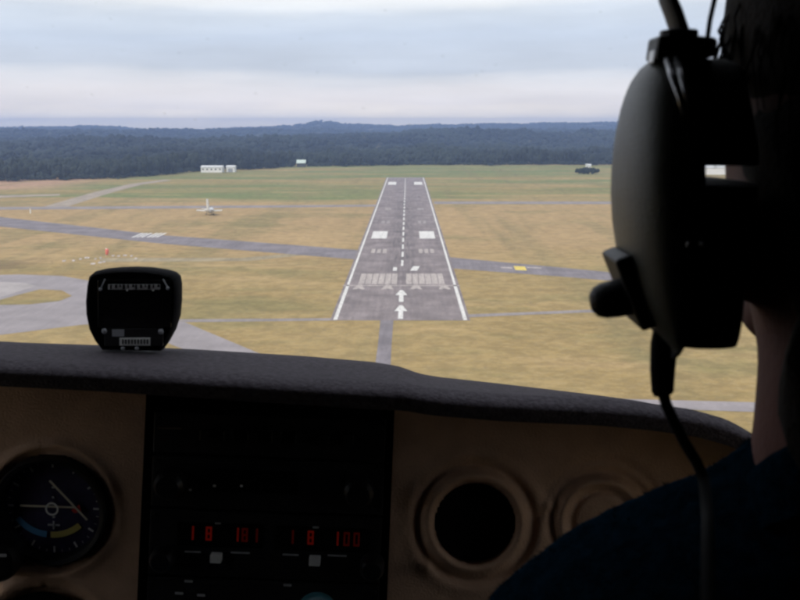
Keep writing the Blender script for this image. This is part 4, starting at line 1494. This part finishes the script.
def cup_back(x, y, dd):
    return P(x, y, DE - dd)
MB().tube([cup_back(667, 60, .020), cup_back(672, 78, .037), cup_back(680, 98, .042), cup_back(684, 114, .044)], .0011, 8).build('stirrup_wire', M['rod'], hs, smooth=True)
MB().tube([cup_back(676, 58, .016), cup_back(681, 75, .034), cup_back(686, 92, .041), cup_back(690, 106, .0435)], .0011, 8).build('stirrup_wire', M['rod'], hs, smooth=True)
# microphone boom swivel: plate and fat knob
pa_, pb_ = P(622, 258, DE - .012), P(650, 330, DE - .012)
ax_ = (pb_ - pa_).normalized()
nn = Vector((ax_.z, 0, -ax_.x))
if nn.x > 0:
    nn = -nn
pl_pts = [pa_ + nn * .0030, pa_ - nn * .004, pb_ - nn * .006, pb_ + nn * .0030]
MB().prism(pl_pts, (0, .030, 0)).build('swivel_plate', M['black'], hs, bevel=.0015)
k0, k1 = P(590, 303, DE), P(646, 293, DE)
kax = (k0 - k1).normalized()
ln = (k0 - k1).length
rk = 19.4 * mmx
MB().lathe([(rk * .95, -.004), (rk * 1.0, ln * .25), (rk * 1.0, ln * .55), (rk * .94, ln * .76), (rk * .78, ln * .90), (rk * .45, ln * .985), (.0004, ln)], k1, axis=kax, n=28).build('swivel_knob', M['black'], hs, smooth=True, autosmooth=60)
mouth = HC + Vector((-.01, .135, -.066))
st0 = P(625, 300, DE)
MB().tube([st0, st0 + Vector((.016, .05, -.01)), st0 * .45 + mouth * .55 + Vector((-.006, .03, 0)), mouth], [.0022, .002, .002, .002], 10).build('microphone_boom', M['rubber'], hs, smooth=True)
MB().ellipsoid(mouth + Vector((.005, 0, 0)), (.016, .011, .012), 16, 10).build('microphone', M['seal'], hs, smooth=True)
# strain relief and cable
MB().tube([P(668, 328, DE), P(664, 345, DE), P(662.5, 370, DE), P(662.5, 391, DE), P(663, 394, DE)], [.0058, .0056, .0052, .0046, .0040], 16).build('strain_relief', M['rubber'], hs, smooth=True, autosmooth=60)
MB().tube([P(662.5, 390, DE), P(666, 404, DE), P(675, 424, DE), P(686, 445, DE - .003), P(697, 463, DE - .006), P(704, 480, DE - .010), P(708, 520, DE - .05), P(708, 620, DE - .12)], .0024, 12).build('cable', M['rubber'], hs, smooth=True)
for x, y in ((703, 244), (689, 244.5)):
    MB().lathe([(.0013, 0), (.0011, .0009), (.0002, .0012)], P(x, y, DE - .0405), n=12).build('cup_screw', M['rod'], hs, smooth=True)
# right ear cup, mirrored
mir = MB()
mir.loft([[mirror(v) for v in r_] for r_ in rings])
mir.build('ear_cup', M['cup'], hs, smooth=True)
rs_ = [ering(2 * HC.x - (x701 + .0115), DE + .004, z, .0125, .040 * math.sqrt(max(.03, 1 - ((z - zc_e) / (hz_e * 1.01)) ** 2)), 24, 3.0) for z in np.linspace(zc_e + hz_e * .96, zc_e - hz_e * .96, 20)]
MB().loft(rs_).build('ear_seal', M['seal'], hs, smooth=True)

# ------------------------------------------------------------------ the seat under the person
se = thing('seat', (X0, .36, zfl), 'dark cloth front seat carrying the person in navy fleece', 'seat')
MB().box((X0, .42, zfl + .20), (.46, .50, .13)).build('cushion', M['seatcloth'], se, bevel=.03)
MB().box((X0, .215, zfl + .46), (.42, .10, .50), Matrix.Rotation(R(6), 3, 'X')).build('backrest', M['seatcloth'], se, bevel=.03)
for sx_ in (-1, 1):
    for y in (.24, .60):
        MB().tube([(X0 + sx_ * .18, y, zfl), (X0 + sx_ * .17, y, zfl + .15)], .014, 10).build('leg', M['doorgrey'], se)
